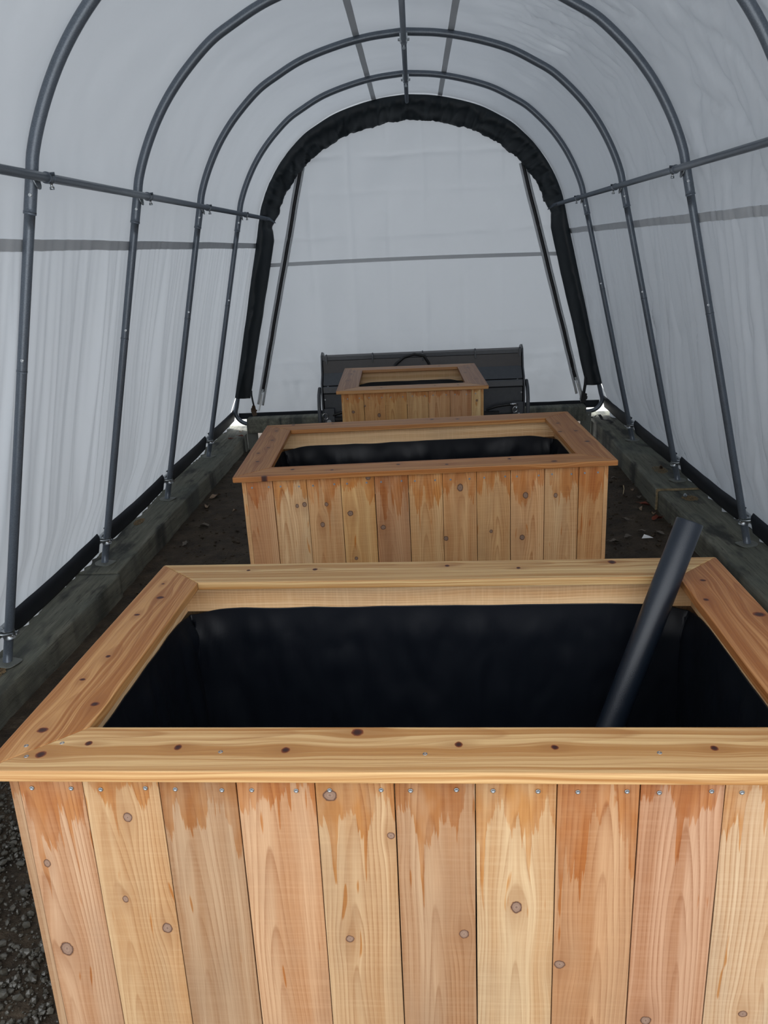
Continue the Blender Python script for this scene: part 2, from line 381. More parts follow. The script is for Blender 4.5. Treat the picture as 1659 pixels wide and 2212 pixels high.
M['leaf'] = plain('dry_tan_leaf', srgb(150, 125, 100, 0.8), 0.7, bump_scale=60, var=0.35)
M['leafgrey'] = plain('grey_dead_leaf', srgb(120, 110, 98, 0.6), 0.7, bump_scale=60, var=0.35)
M['leafred'] = plain('red_brown_leaf', srgb(130, 60, 38, 0.7), 0.65, bump_scale=60, var=0.35)
M['paper'] = plain('white_paper', (0.8, 0.8, 0.8, 1), 0.7)
M['straw'] = plain('pale_straw', srgb(190, 170, 130), 0.7)
M['dust'] = plain('saw_dust', srgb(165, 140, 105, 0.8), 0.9, bump_scale=400, bump_str=0.8, var=0.45)
M['stone'] = plain('wet_dark_stone', (0.060, 0.056, 0.045, 1), 0.34, bump_scale=25, bump_str=0.2, var=0.6)
def endgrain():
    t = NT('sawn_timber_end'); o = t.tex(); n = t.noise(o, 40, 3)
    return t.done(t.bsdf(t.ramp(n, [(0.3, srgb(110, 98, 72)), (0.7, srgb(160, 142, 108))]), 0.85))
M['sawn'] = endgrain()

# ------------------------------------------------------------------ shelter profile
YH = [3.065, 4.224, 5.451, 6.667, 7.671]
Y_FRONT, Y_BACK = 0.70, 7.80
half = [(1.800, 0.0), (1.683, 0.4825), (1.567, 0.965), (1.451, 1.4475), (1.338, 1.915), (1.312, 2.02), (1.262, 2.14), (1.193, 2.265), (1.115, 2.374), (1.02, 2.478),
        (0.895, 2.588), (0.78, 2.656), (0.65, 2.722), (0.52, 2.768), (0.35, 2.812), (0.2, 2.838), (0.06, 2.850)]
ctrl = [(-x, z) for x, z in half] + [(0.0, 2.853)] + [(x, z) for x, z in reversed(half)]
def catmull(P, n):
    out = []
    for i in range(len(P) - 1):
        p0 = P[max(i - 1, 0)]; p1 = P[i]; p2 = P[i + 1]; p3 = P[min(i + 2, len(P) - 1)]
        for k in range(n):
            t = k / n
            out.append(tuple(0.5 * ((2 * b) + (-a + c) * t + (2 * a - 5 * b + 4 * c - d) * t * t + (-a + 3 * b - 3 * c + d) * t ** 3) for a, b, c, d in zip(p0, p1, p2, p3)))
    out.append(P[-1]); return out
dense = catmull(ctrl, 12)
cum = [0.0]
for a, b in zip(dense, dense[1:]): cum.append(cum[-1] + math.dist(a, b))
S_TOT = cum[-1]
def prof(s, off=0.0):
    """point on the hoop profile at arc length s from the left foot, moved outward by off"""
    s = max(0.0, min(S_TOT, s)); lo, hi = 0, len(cum) - 1
    while hi - lo > 1:
        md = (lo + hi) // 2
        if cum[md] <= s: lo = md
        else: hi = md
    t = (s - cum[lo]) / max(1e-9, cum[hi] - cum[lo])
    a, b = dense[lo], dense[hi]
    a0 = dense[max(lo - 3, 0)]; b0 = dense[min(hi + 3, len(dense) - 1)]
    tx, tz = b0[0] - a0[0], b0[1] - a0[1]; l = math.hypot(tx, tz); tx /= l; tz /= l
    return (a[0] + (b[0] - a[0]) * t - tz * off, a[1] + (b[1] - a[1]) * t + tx * off)
def s_at_z(z):
    lo, hi = 0.0, S_TOT / 2
    for _ in range(50):
        md = (lo + hi) / 2
        if prof(md)[1] < z: lo = md
        else: hi = md
    return lo
S_SEAM = s_at_z(1.70)
def billow(y):
    ys = [0.65, 1.87] + YH + [Y_BACK]
    for a, b in zip(ys, ys[1:]):
        if a <= y <= b: return math.sin(math.pi * (y - a) / (b - a))
    return 0.0
def cover_disp(s, y):
    x, z = prof(s); left = s < S_TOT / 2; b = billow(y)
    wall = 1 - sstep(1.5, 2.0, z)
    d = 0.027 + 0.018 * b
    if left:
        yy = y + 0.02 * ns(z * 1.3, y * 0.6, 3)
        am = 0.5 + 0.9 * max(0, 0.4 + ns(yy * 2.1, z * 0.8, 2)); f = 0.030 * ns(yy * 4.2, z * 0.35, 1) + am * (0.050 * abs(ns(yy * 9.0, z * 0.40, 5)) + 0.014 * ns(yy * 24.0, z * 0.7, 9)) + 0.010 * (1 - sstep(0, 0.12, abs(ns(yy * 3.7, z * 0.3, 7)))) 
    else:
        yy = y + 0.16 * z + 0.03 * ns(z * 1.1, y * 0.6, 3)
        am = 0.5 + 0.9 * max(0, 0.4 + ns(yy * 2.0, z * 0.8, 12)); f = 0.045 * ns(yy * 4.5, z * 0.4, 11) + am * (0.085 * abs(ns(yy * 7.5, z * 0.5, 15)) + 0.012 * ns(yy * 22.0, z * 0.9, 19)) + 0.026 * (1 - sstep(0, 0.065, abs(ns(yy * 3.1, z * 0.5, 17)))) + 0.016 * (1 - sstep(0, 0.08, abs(ns((yy + .1 * z) * 5.3, z * 0.9, 18))))
    low = 0.35 + 0.65 * sstep(1.75, 0.9, z)
    d += f * wall * low
    up = 1 - wall
    d += up * (0.016 * ns(y * 1.7, s * 1.7, 21) + 0.009 * ns(y * 4, s * 3, 23) + 0.003 * ns(y * 9, s * 7, 25))
    if not left:   # creased upper right side
        cr = abs(ns(y * 4.5 + s * 2.2, s * 1.4 - y * .6, 31)); cr2 = abs(ns(y * 9 - s * 3.5, s * 3, 37))
        d += (0.2 + 0.8 * up) * (0.020 * (1 - sstep(0, 0.12, cr)) + 0.012 * (1 - sstep(0, 0.12, cr2))) * sstep(6.9, 4.5, y) * sstep(0.2, 0.9, abs(x))
    d += 0.048 * (1 - sstep(0.12, 0.45, z))
    return max(d, 0.0235)
def cover_patch(name, s0, s1, ns_, ny, mat=M['cover'], y0=Y_FRONT, y1=Y_BACK, extra=0.0, kind='structure'):
    P = []
    for j in range(ny + 1):
        y = y0 + (y1 - y0) * j / ny; row = []
        for i in range(ns_ + 1):
            s = s0 + (s1 - s0) * i / ns_
            x, z = prof(s, cover_disp(s, y) + extra); row.append((x, y, z - 0.045 * (1 - sstep(0.0, 0.12, z))))
        P.append(row)
    o = MB().grid(P).build(name, mat); tag(o, kind=kind); return o
cover_patch('wall_left', 0, S_SEAM, 44, 760)
cover_patch('wall_right', S_TOT - S_SEAM, S_TOT, 44, 760)
cover_patch('ceiling', S_SEAM, S_TOT - S_SEAM, 150, 300)
cover_patch('trim_1', S_SEAM - 0.022, S_SEAM + 0.022, 3, 400, M['seam'], extra=-0.005)
cover_patch('trim_2', S_TOT - S_SEAM - 0.022, S_TOT - S_SEAM + 0.022, 3, 400, M['seam'], extra=-0.005)
cover_patch('trim_3', S_TOT / 2 - 0.300, S_TOT / 2 - 0.262, 3, 300, M['seam'], extra=-0.004)
cover_patch('trim_4', S_TOT / 2 + 0.262, S_TOT / 2 + 0.300, 3, 300, M['seam'], extra=-0.004)

# back wall
def half_w(z):
    return abs(prof(s_at_z(z), max(0.03, cover_disp(s_at_z(z), Y_BACK)))[0]) if z < 2.86 else 0.0
def back_disp(x, z):
    d = 0.018 * ns(x * 1.2, z * 1.2, 41) + 0.009 * ns(x * 4, z * 3.5, 43)
    for i, xc in enumerate((-0.92, -0.55, -0.2, 0.12, 0.47, 0.82)):
        w = 0.018; q = (x - xc - 0.012 * ns(z * 2, i, 45)) / w
        d += 0.0065 * math.exp(-q * q) * (0.5 + ns(z * 1.5, i * 3, 46)) * (1 if i % 2 else -1)
    for i, (zc, a) in enumerate(((0.62, 1.6), (0.86, 0.8), (1.75, .9), (2.12, .4), (2.42, 0.8), (0.45, 1.2))):
        q = (z - zc - 0.03 * ns(x * 2.2, i, 47) - 0.010 * ns(x * 9, i, 48)) / 0.020
        d += 0.0105 * a * math.exp(-q * q) * (0.6 + ns(x * 3, i * 2, 49))
    low = 1 - sstep(0.3, 1.0, z)
    d += low * (0.022 * ns(x * 4.0, z * 5, 51) + 0.022 * abs(ns(x * 9 + z * 5, z * 7, 53)))
    return d
P = []
zs = [0.13 + (2.86 - 0.13) * (1 - (1 - i / 150) ** 1.35) for i in range(151)]
for z in zs:
    hw = max(0.01, half_w(min(z, 2.855)))
    P.append([(-hw + 2 * hw * j / 150, Y_BACK + back_disp(-hw + 2 * hw * j / 150, z), z) for j in range(151)])
tag(MB().grid(P).build('wall_back', M['cover']), kind='structure')
P = []
for k in range(3):
    z0 = 1.505 + 0.017 * k
    P.append([(x, Y_BACK - 0.006 + back_disp(x, z0), z0 + 0.012 * math.sin((x + 1.4) * 1.1) - 0.006 * x) for x in [-1.42 + 2.84 * i / 120 for i in range(121)]])
tag(MB().grid(P).build('trim_5', M['seam']), kind='structure')
P = []
for k in range(6):
    z0 = 0.065 + 0.018 * k
    P.append([(x, Y_BACK - 0.012 + 0.012 * ns(x * 5, z0 * 6, 3), z0 + 0.006 * ns(x * 2, 4, 4) + 0.03 * sstep(1.0, 1.7, abs(x)) * (1 - k / 5) * (1 if x < 0 else .6)) for x in [-1.755 + 3.51 * i / 160 for i in range(161)]])
tag(MB().grid(P).build('trim_6', M['hem'], solid=0.004), kind='structure')

# black hem along both long sides, cut out at each hoop so that the rail shows
def hem(side, name):
    mb = MB(); ys = [1.9] + YH[:4] + [7.83]
    for a, b in zip(ys, ys[1:]):
        P = []; n = 70
        for k in range(7):
            t = k / 6; row = []
            for i in range(n + 1):
                q = i / n; yy0 = a + 0.10 - 0.05 * t; yy1 = b - 0.035 - 0.01 * t
                y = yy0 + (yy1 - yy0) * q
                sag = 0.010 * math.sin(math.pi * q) + 0.005 * ns(y * 4, side, 61)
                z = 0.080 + 0.115 * t - sag + 0.012 * (1 - t) * (1 - sstep(0, .12, q))
                s = s_at_z(max(z, 0.001)); s = s if side < 0 else S_TOT - s
                bul = 0.016 * math.sin(math.pi * t) + 0.004 * ns(y * 8, t * 3, 63)
                x, _ = prof(s, 0.025 + 0.0025 * ns(y * 6, t * 2, 63) + 0.020 * sstep(0.75, 1.0, t) + 0.004 * (1 - t)); row.append((x, y, z))
            P.append(row)
        mb.grid(P)
    tag(mb.build(name, M['hem'], solid=0.003), kind='structure')
hem(-1, 'trim_7'); hem(1, 'trim_8')

# ------------------------------------------------------------------ ground
P = []
for j in range(221):
    y = -0.6 + 9.0 * j / 220
    P.append([(x, y, -0.130 + 0.010 * ns(x * 2.5, y * 2.5, 71) + 0.006 * ns(x * 9, y * 9, 72) + 0.004 * ns(x * 25, y * 25, 73) - 0.006) for x in [-1.86 + 3.72 * i / 110 for i in range(111)]])
tag(MB().grid(P).build('floor', M['soil']), kind='structure')
mb = MB(); mb.grid([[(x, y, -0.155) for x in (-60, -20, -3, 0, 3, 20, 60)] for y in (-60, -20, -2, 4, 9, 20, 60)])
tag(mb.build('floor_outside', M['outside']), kind='structure')

# ------------------------------------------------------------------ sill timbers
def timber(name, label, p0, p1, w, z0, z1, group=None, seed=0, sawn_end=None):
    """p0, p1: inner bottom edge ends (x, y); w: signed width away from the inner edge"""
    a = Vector((p0[0], p0[1])); b = Vector((p1[0], p1[1])); L = (b - a).length; d = (b - a) / L; nn = Vector((d.y, -d.x)) * (1 if w > 0 else -1)
    if (nn.x > 0) != (w > 0) and abs(d.y) > abs(d.x): nn = -nn
    W = abs(w); c = 0.010; H = z1 - z0
    sec = [(0, 0), (0, H * .35), (0, H * .7), (0, H - c), (c * .35, H - c * .3), (c, H), (W * .2, H), (W * .4, H), (W * .6, H), (W * .8, H), (W - c, H), (W, H - c), (W, 0)]
    n = max(8, int(L / 0.035)); P = []
    for i in range(n + 1):
        y = L * i / n; row = []
        for (q, h) in sec:
            base = a + d * y + nn * q
            k = 0.004 * ns(y * 2.1, q * 9 + seed, h * 9) + 0.0025 * ns(y * 11, q * 30 + seed, h * 30)
            row.append((base.x - nn.x * k, base.y, z0 + h + (k * 0.8 if h > 0.5 * H else 0)))
        P.append(row)
    mb = MB(); mb.grid(P, smooth=False); N = len(sec)
    mb.face(list(range(N))); mb.face([n * N + i for i in range(N)][::-1])
    o = mb.build(name, M['sill']); o.location = (0, 0, 0)
    bm = bmesh.new(); bm.from_mesh(o.data); bmesh.ops.recalc_face_normals(bm, faces=bm.faces); bm.to_mesh(o.data); bm.free()
    for pl in o.data.polygons: pl.use_smooth = len(pl.vertices) == 4
    if sawn_end is not None:
        o.data.materials.append(M['sawn'])
        for pl in o.data.polygons:
            if len(pl.vertices) > 4 and pl.center.y < (p0[1] + p1[1]) / 2: pl.material_index = 1
    return tag(o, label, 'timber', group)
timber('sill_timber', 'mossy grey treated timber along the left wall, nearest the camera', (-1.775, 0.9), (-1.652, 4.055), -0.29, -0.145, 0.0, seed=1)
timber('sill_timber', 'grey treated timber along the left wall, far end running to the back corner', (-1.672, 4.062), (-1.634, 7.93), -0.29, -0.145, 0.004, seed=2)
timber('sill_timber', 'grey incised timber along the right wall, nearest the camera', (1.605, 0.9), (1.610, 5.262), 0.32, -0.145, 0.0, seed=3)
timber('sill_timber', 'grey incised timber along the right wall, far half with pale sawn end', (1.598, 5.270), (1.664, 7.93), 0.30, -0.145, 0.014, seed=4, sawn_end=True)
rb = timber('cross_beam', 'dark green treated beam across the back of the shelter', (-1.578, 7.45), (1.536, 7.45), 0.14, 0.055, 0.188, seed=5)

# ------------------------------------------------------------------ frame hoops
def arc_pts(s0, s1, n, y, off=0.0): return [(prof(s0 + (s1 - s0) * i / n, off)[0], y, prof(s0 + (s1 - s0) * i / n, off)[1]) for i in range(n + 1)]
S_J = s_at_z(1.815)
def foot_plate_mb():
    mb = MB(); n = 28; pts = []
    for i in range(n):
        a = 2 * math.pi * i / n
        x = 0.055 * math.copysign(abs(math.cos(a)) ** 0.6, math.cos(a)); y = 0.045 * math.copysign(abs(math.sin(a)) ** 0.6, math.sin(a)); pts.append((x, y))
    b = len(mb.v)
    for z in (0.0, 0.005):
        for (x, y) in pts: mb.v.append((x, y, z + 0.006 * max(0, abs(x) - 0.035) / 0.02))
    mb.face([b + i for i in range(n)][::-1]); mb.face([b + n + i for i in range(n)])
    for i in range(n): mb.face((b + i, b + (i + 1) % n, b + n + (i + 1) % n, b + n + i))
    return mb
def bolt_mb(r=0.006, h=0.006, shank=0.0, n=6):
    mb = MB(); mb.tube([(0, 0, 0), (0, 0, h)], r, n)
    mb.tube([(0, 0, h), (0, 0, h + r * .8)], r * .55, 8)
    return mb
proto_mesh = {}
def part(name, mbf, mat, parent, M4=None, key=None, **kw):
    if key and key in proto_mesh:
        o = bpy.data.objects.new(name, proto_mesh[key]); col.objects.link(o); o.parent = parent
    else:
        o = mbf().build(name, mat, parent, **kw)
        if key: proto_mesh[key] = o.data
    if M4 is not None: o.matrix_local = M4
    return o
T = Matrix.Translation
def Rm(a, ax): return Matrix.Rotation(a, 4, ax)
def hoop(y, label, sides=(-1, 1), end=False):
    h = thing('frame_hoop', label, 'frame hoop', (0, y, 0), 'arched steel hoops of the shelter frame')
    z0 = s_at_z(0.006)
    MB().tube(arc_pts(S_J - 0.0, S_TOT - S_J, 150, 0), 0.0222, 18).build('arch_tube', M['steel'], h)
    for sd in (-1, 1):
        if end:
            p = [prof(S_J)] ; pts = arc_pts(S_J, s_at_z(0.24), 24, 0)
            xb, zb = pts[-1][0], pts[-1][2]
            ex = -1.60
            c = [(xb, zb), (xb - 0.015, zb - 0.06), (xb + 0.005, zb - 0.115), (xb + 0.05, zb - 0.155), (xb + 0.11, zb - 0.17), (ex + .05, zb - 0.170)]
            c = catmull(c, 6)[1:]
            pts += [(x, 0, z) for x, z in c]
            if sd > 0: pts = [(-x, yy, z) for x, yy, z in pts]
            MB().tube(pts, 0.020, 16).build('leg', M['steel'], h)
            continue
        pts = arc_pts(s_at_z(0.005), S_J, 30, 0)
        if sd > 0: pts = [(-x, yy, z) for x, yy, z in pts]
        MB().tube(pts, 0.0195, 18).build('leg', M['steel'], h)
        # bolt and collar at the joint
        xj, zj = prof(S_J); ang = math.atan2(0.243, 1.0)
        lp = arc_pts(S_J - 0.004, S_J + 0.006, 2, 0)
        if sd > 0: lp = [(-x, yy, z) for x, yy, z in lp]
        MB().tube(lp, 0.0232, 18).build('joint_collar', M['steel'], h)
        xb, zb = prof(s_at_z(1.875))
        part('bolt', lambda: bolt_mb(0.007, 0.004), M['bright'], h, T((sd * (abs(xb) - 0.008), -0.0205, zb)) @ Rm(math.pi / 2, 'X'), 'hoopbolt')
        xb, zb = prof(s_at_z(1.293))
        part('bolt', lambda: bolt_mb(0.007, 0.004), M['bright'], h, T((sd * (abs(xb) - 0.008), -0.0178, zb)) @ Rm(math.pi / 2, 'X'), 'hoopbolt')
        s2 = s_at_z(1.25); lp = arc_pts(s2 - 0.004, s2 + 0.004, 2, 0)
        if sd > 0: lp = [(-x, yy, z) for x, yy, z in lp]
        MB().tube(lp, 0.0206, 18).build('joint_collar', M['steel'], h)
        part('foot_plate', foot_plate_mb, M['plate'], h, T((sd * 1.79, -0.01, 0.002 if y < 5.3 or sd < 0 else 0.014)) @ Rm(0.3 * sd, 'Z'), 'footplate', bevel=0.0015)
        # clamp that ties the leg to the rail in the hem
        xc, zc = prof(s_at_z(0.138)); xc = abs(xc)
        def cl():
            mb = MB()
            mb.tube([(0, 0, -0.018), (0, 0, 0.018)], [0.0255, 0.0255], 16)
            mb.tube([(0.05, -0.022, 0.0), (0.05, 0.022, 0.0)], 0.0225, 14)
            mb.box(0.015, 0.05, -0.008, 0.008, -0.014, 0.014)
            mb.tube([(-0.034, -0.012, 0.0), (-0.02, -0.012, 0.0)], 0.006, 8)
            mb.tube([(-0.031, -0.02, 0.010), (0.0, -0.034, 0.010), (0.03, -0.030, 0.010)], 0.005, 8)
            mb.tube([(-0.028, 0.024, -0.008), (-0.01, 0.034, -0.008)], 0.006, 8)
            return mb
        part('foot_clamp', cl, M['galv'], h, T((sd * xc, 0, zc)) @ Rm(sd * -0.0, 'Y') @ Matrix.Scale(sd, 4, Vector((1, 0, 0))), 'footclamp')
    return h
hoop(YH[0], 'nearest steel hoop, its left leg close to the left edge of the photo')
hoop(YH[1], 'second steel hoop from the camera, beside the front planter')
hoop(YH[2], 'third steel hoop from the camera, beside the middle planter')
hoop(YH[3], 'fourth steel hoop, just in front of the black gathered band')
hoop(YH[4], 'rearmost steel hoop with bent feet, wrapped by the black gathered band', end=True)

# purlins, ridge pole, hem rails
def rail_thing(name, label, pts, r, clamps, side):
    t = thing(name, label, 'frame rail', pts[0])
    o = Vector(pts[0]); MB().tube([Vector(p) - o for p in pts], r, 16).build('rail_tube', M['steel'], t)
    for (y, flip) in clamps:
        f = (y - pts[0][1]) / (pts[1][1] - pts[0][1]); p = Vector(pts[0]).lerp(Vector(pts[1]), f) - o
        c = MB().tube([(0, 0.026, 0), (0, 0.060, 0)], r + 0.0045, 16)
        c.tube([(-r * 1.6 * side, 0.045, r * .8), (side * r * 2.2, 0.030, r * .6)], 0.006, 8)
        cc = c.build('clamp', M['steel'], t); cc.location = p
        bb = MB(); bb.tube([(0, 0, 0), (0, 0, -0.020)], 0.005, 8); bb.tube([(0, 0, -0.012), (0, 0, -0.022)], 0.009, 6)
        b = bb.build('bolt', M['galv'], t); b.location = p + Vector((-side * 0.008, 0.046, -r - 0.002))
        sd = MB()
        n = 20; base = len(sd.v)
        for k in (0, 1):
            for i in range(n):
                a = 2 * math.pi * i / n; sd.v.append((side * (0.006 + 0.004 * k), 0.027 * math.cos(a), 0.041 * math.sin(a)))
        for k in (0, 1): sd.face([k * n + i for i in range(n)])
        for i in range(n): sd.face((i, (i + 1) % n, n + (i + 1) % n, n + i))
        if side != 0:
            w = sd.build('saddle_plate', M['galv'], t); w.location = p + Vector((side * (r + 0.002), 0, 0)); w.rotation_euler = (0, side * 0.236, 0)
    return t
PX = 1.293
rail_thing('purlin_rail', 'long grey steel rail running along the left wall at shoulder height', [(-PX, 0.9, 1.934), (-PX, 7.62, 1.934)], 0.0165, [(y, 0) for y in YH[:4]], -1)
rail_thing('purlin_rail', 'long grey steel rail running along the right wall at shoulder height', [(PX, 0.9, 1.934), (PX, 7.62, 1.934)], 0.0165, [(y, 0) for y in YH[:4]], 1)
rail_thing('ridge_pole', 'grey steel ridge pole running under the roof peak', [(0, 0.9, 2.812), (0, 7.62, 2.812)], 0.0165, [(y, 0) for y in YH[2:4]], 0)
for t in [o for o in col.objects if o.name.startswith('ridge_pole')]:
    for y in YH[2:4]:
        for sx in (-1, 1):
            mb = MB()
            mb.box(sx * 0.019 - .005, sx * 0.019 + .005, -0.026, 0.03, -0.01, 0.03); mb.tube([(sx * 0.02, -0.055, -0.012), (sx * 0.034, -0.055, -0.012)], 0.008, 8)
            w = mb.build('saddle_plate', M['galv'], t); w.location = (0, y - 0.9, 0)
for sd, nm in ((-1, 'left'), (1, 'right')):
    xr = abs(prof(s_at_z(0.138))[0]) + 0.05
    o = MB().tube([(0, 0, 0), (0, 6.6, 0)], 0.0175, 14).build('cover_rail', M['galv']); o.location = (sd * xr, 1.0, 0.138)
    tag(o, 'thin grey pipe inside the black hem of the %s wall, showing at the hoop feet' % nm, 'frame rail')
    # flattened rail end where the purlin meets the black band
    e = MB().tube([(0, 0, 0), (-sd * 0.04, -0.03, -0.006), (-sd * .10, -0.075, -0.045)], [0.016, 0.013, 0.004], 10).build('rail_end', M['steel'])
    e.parent = [q for q in col.objects if q.name.startswith('purlin_rail') and (q.location.x > 0) == (sd > 0)][0]
    e.location = (sd * 0.0, 6.70, 0.0)

# ------------------------------------------------------------------ gathered black band round the end hoop
P = []; NS = 900
sa = s_at_z(0.335)
for i in range(NS + 1):
    s = sa + (S_TOT - 2 * sa) * i / NS; x0, z0 = prof(s); row = []
    gath = sstep(1.75, 1.98, z0)
    endt = min(1.0, min(s - sa, S_TOT - sa - s) / 0.06)
    wd = (0.122 + 0.045 * sstep(1.9, 2.8, z0) - 0.012 * (1 - gath) * sstep(0.3, 1.2, 1.9 - z0))
    if abs(z0 - 1.89) < 0.12: wd -= 0.03 * (1 - abs(z0 - 1.89) / 0.12)
    wd += gath * (0.016 * ns(s * 6, 1, 81) + 0.010 * ns(s * 19, 2, 82) + 0.005 * ns(s * 45, 2, 82)) + (1 - gath) * 0.004 * ns(s * 5, 3, 83)
    for k in range(15):
        t = k / 14
        off = 0.026 - (wd + 0.026) * t
        pl = gath * (0.15 + 0.85 * t) * (0.05 * ns(s * 5.5 + t * .5, t * 0.9, 84) + 0.085 * abs(ns(s * 10 + t * .6, t * 0.8, 85)) + 0.014 * ns(s * 32, t * 1.2, 86))
        pl += (1 - gath) * (0.020 * ns(s * 4, t * 2, 87) + 0.010 * abs(ns(s * 9, t * 3, 88)))
        if gath > 0.5: pl += 0.03 * t * (1 - sstep(0, 0.2, abs(ns(s * 5 + t * 0.8, t * 1.2, 89))))
        x, z = prof(s, off)
        y = 7.628 - 0.030 * math.sin(math.pi * min(1, t * 1.15)) + 0.105 * t * t + pl * 0.8
        if k == 0: y = 7.70
        row.append((x, y, z))
    P.append(row)
tag(MB().grid(P).build('gathered_band', M['band'], solid=0.003), 'wide black gathered fabric band arching around the back wall', 'fabric band')

# ------------------------------------------------------------------ zips in the back wall
def zipper(label, top, bot, cord):
    t = thing('zipper', label, 'zip', (bot[0], Y_BACK - 0.02, bot[1]))
    d = Vector((top[0] - bot[0], 0, top[1] - bot[1])); L = d.length; u = d / L; q = Vector((u.z, 0, -u.x))
    def strip(a0, a1, y, l0, l1, mat, name, mid=0.0):
        P = []
        for i in range(41):
            l = l0 + (l1 - l0) * i / 40; c = u * l
            yy = back_disp(bot[0] + c.x, bot[1] + c.z)
            w = 0.003 * ns(l * 4, y * 9, 91)
            P.append([tuple(c + q * (a0 + w) + Vector((0, yy + y, 0))), tuple(c + q * ((a0 + a1) / 2 + w) + Vector((0, yy + y - mid, 0))), tuple(c + q * (a1 + w) + Vector((0, yy + y, 0)))])
        return MB().grid(P).build(name, mat, t, solid=0.002)
    strip(-0.034, -0.010, 0.006, -0.02, L, M['seam'], 'flap', 0.004); strip(0.012, 0.034, 0.006, -0.02, L, M['seam'], 'flap', 0.004)
    strip(-0.013, 0.014, 0.003, 0.115, L, M['zip'], 'tape', 0.004)
    mb = MB(); mb.box(-0.009, 0.009, -0.012, 0.0, 0.0, 0.03); mb.box(-0.004, 0.004, -0.016, -0.012, -0.03, 0.012)
    s = mb.build('slider', M['galv'], t); s.location = u * 0.11 + Vector((0, back_disp(bot[0], bot[1]) + 0.0, 0)); s.rotation_euler = (0, math.atan2(u.x, u.z), 0)
    c = MB().tube([u * 0.09 + Vector((0, -0.012, 0)), u * 0.0 + Vector((0.003, -0.02, 0)), u * -0.075 + Vector((0.0, -0.02, 0))], [0.006, 0.009, 0.007], 8).build('pull_cord', M['whitecord'], t)
    return t
zipper('long black zip up the left side of the white back wall', (-0.965, 2.36), (-1.527, 0.25), True)
zipper('long black zip up the right side of the white back wall', (1.005, 2.30), (1.556, 0.245), True)

# ------------------------------------------------------------------ planter boxes
TH = 0.022; OV = 0.03; PT = 0.017; PW = 0.1397; CW = 0.14
def screw_mb():
    mb = MB(); n = 12; b = 0
    prof_ = [(0.0040, 0.0), (0.0043, 0.0009), (0.0036, 0.0014), (0.0022, 0.0013), (0.0016, -0.0004)]
    for (r, z) in prof_:
        for i in range(n): a = 2 * math.pi * i / n; mb.v.append((r * math.cos(a), r * math.sin(a), z))
    for k in range(len(prof_) - 1):
        for i in range(n): mb.face((k * n + i, k * n + (i + 1) % n, (k + 1) * n + (i + 1) % n, (k + 1) * n + i), smooth=True)
    mb.face([(len(prof_) - 1) * n + i for i in range(n)]); mb.face([i for i in range(n)][::-1])
    return mb
def plank_panel(name, mat, parent, edges, y0, y1, zb, zt, tones, stains, axis='x', seed0=0.0, gap=0.0009):
    """vertical planks; edges along the panel; faces carry uv (across, along) and panel position"""
    mb = MB()
    for i, (a, b) in enumerate(zip(edges, edges[1:])):
        rr = R.random; tone = tones[i % len(tones)]; sd = seed0 + i * 1.37 + 0.11; st = stains[i % len(stains)]
        a1 = a + gap * (0.6 + rr()); b1 = b - gap * (0.6 + rr()); dy = 0.0012 * (rr() - 0.5)
        c = (a + b) / 2; nseg = 6; base = len(mb.v)
        # slightly cupped / wavy edge
        lv = [zb + (zt - zb) * k / nseg for k in range(nseg + 1)]
        for z in lv:
            wa = 0.0009 * ns(z * 4, i * 3 + seed0, 1); wb_ = 0.0009 * ns(z * 4, i * 3 + seed0, 2)
            for (x, y) in ((a1 + wa, y0 + dy), (b1 + wb_, y0 + dy), (b1 + wb_, y1), (a1 + wa, y1)): mb.v.append((x, y, z))
        def vuv(idx):
            x, y, z = mb.v[idx]; return ((x - c) + (y - y0) * 0.9, z - zt)
        def add(f):
            mb.face(f, uv=[vuv(q) for q in f], ps=[(mb.v[q][0], mb.v[q][2]) if abs(mb.v[q][1] - y0) < 0.01 else (9, 9) for q in f], tone=tone, seed=sd, stain=st)
        for k in range(nseg):
            q0 = base + 4 * k; q1 = q0 + 4
            for j in range(4):
                j2 = (j + 1) % 4; add((q0 + j, q0 + j2, q1 + j2, q1 + j))
        add((base + 3, base + 2, base + 1, base)); e = base + 4 * nseg; add((e, e + 1, e + 2, e + 3))
    if axis == 'y': mb.xform(Rm(math.pi / 2, 'Z'))
    return mb.build(name, mat, parent, bevel=0.0012, attrs=True)
def cap_board(name, mat, parent, quad, along, tone, seed):
    mb = MB(); b = len(mb.v)
    for (x, y) in quad: mb.v.append((x, y, -TH))
    for (x, y) in quad: mb.v.append((x, y, 0))
    cx = sum(p[0] for p in quad) / 4; cy = sum(p[1] for p in quad) / 4
    def uvf(i):
        x, y, z = mb.v[i]
        s_ = 1 if ((y - cy) if along == 'x' else (x - cx)) > 0 else -1
        return ((y - cy) - s_ * z, x) if along == 'x' else ((x - cx) - s_ * z, y)
    def add(f): mb.face(f, uv=[uvf(i) for i in f], ps=[(mb.v[i][0], mb.v[i][1]) for i in f], tone=tone, seed=seed, stain=0)
    add((b + 3, b + 2, b + 1, b)); add((b + 4, b + 5, b + 6, b + 7))
    for i in range(4):
        j = (i + 1) % 4; add((b + i, b + j, b + 4 + j, b + 4 + i))
    return mb.build(name, mat, parent, bevel=0.0022, attrs=True)
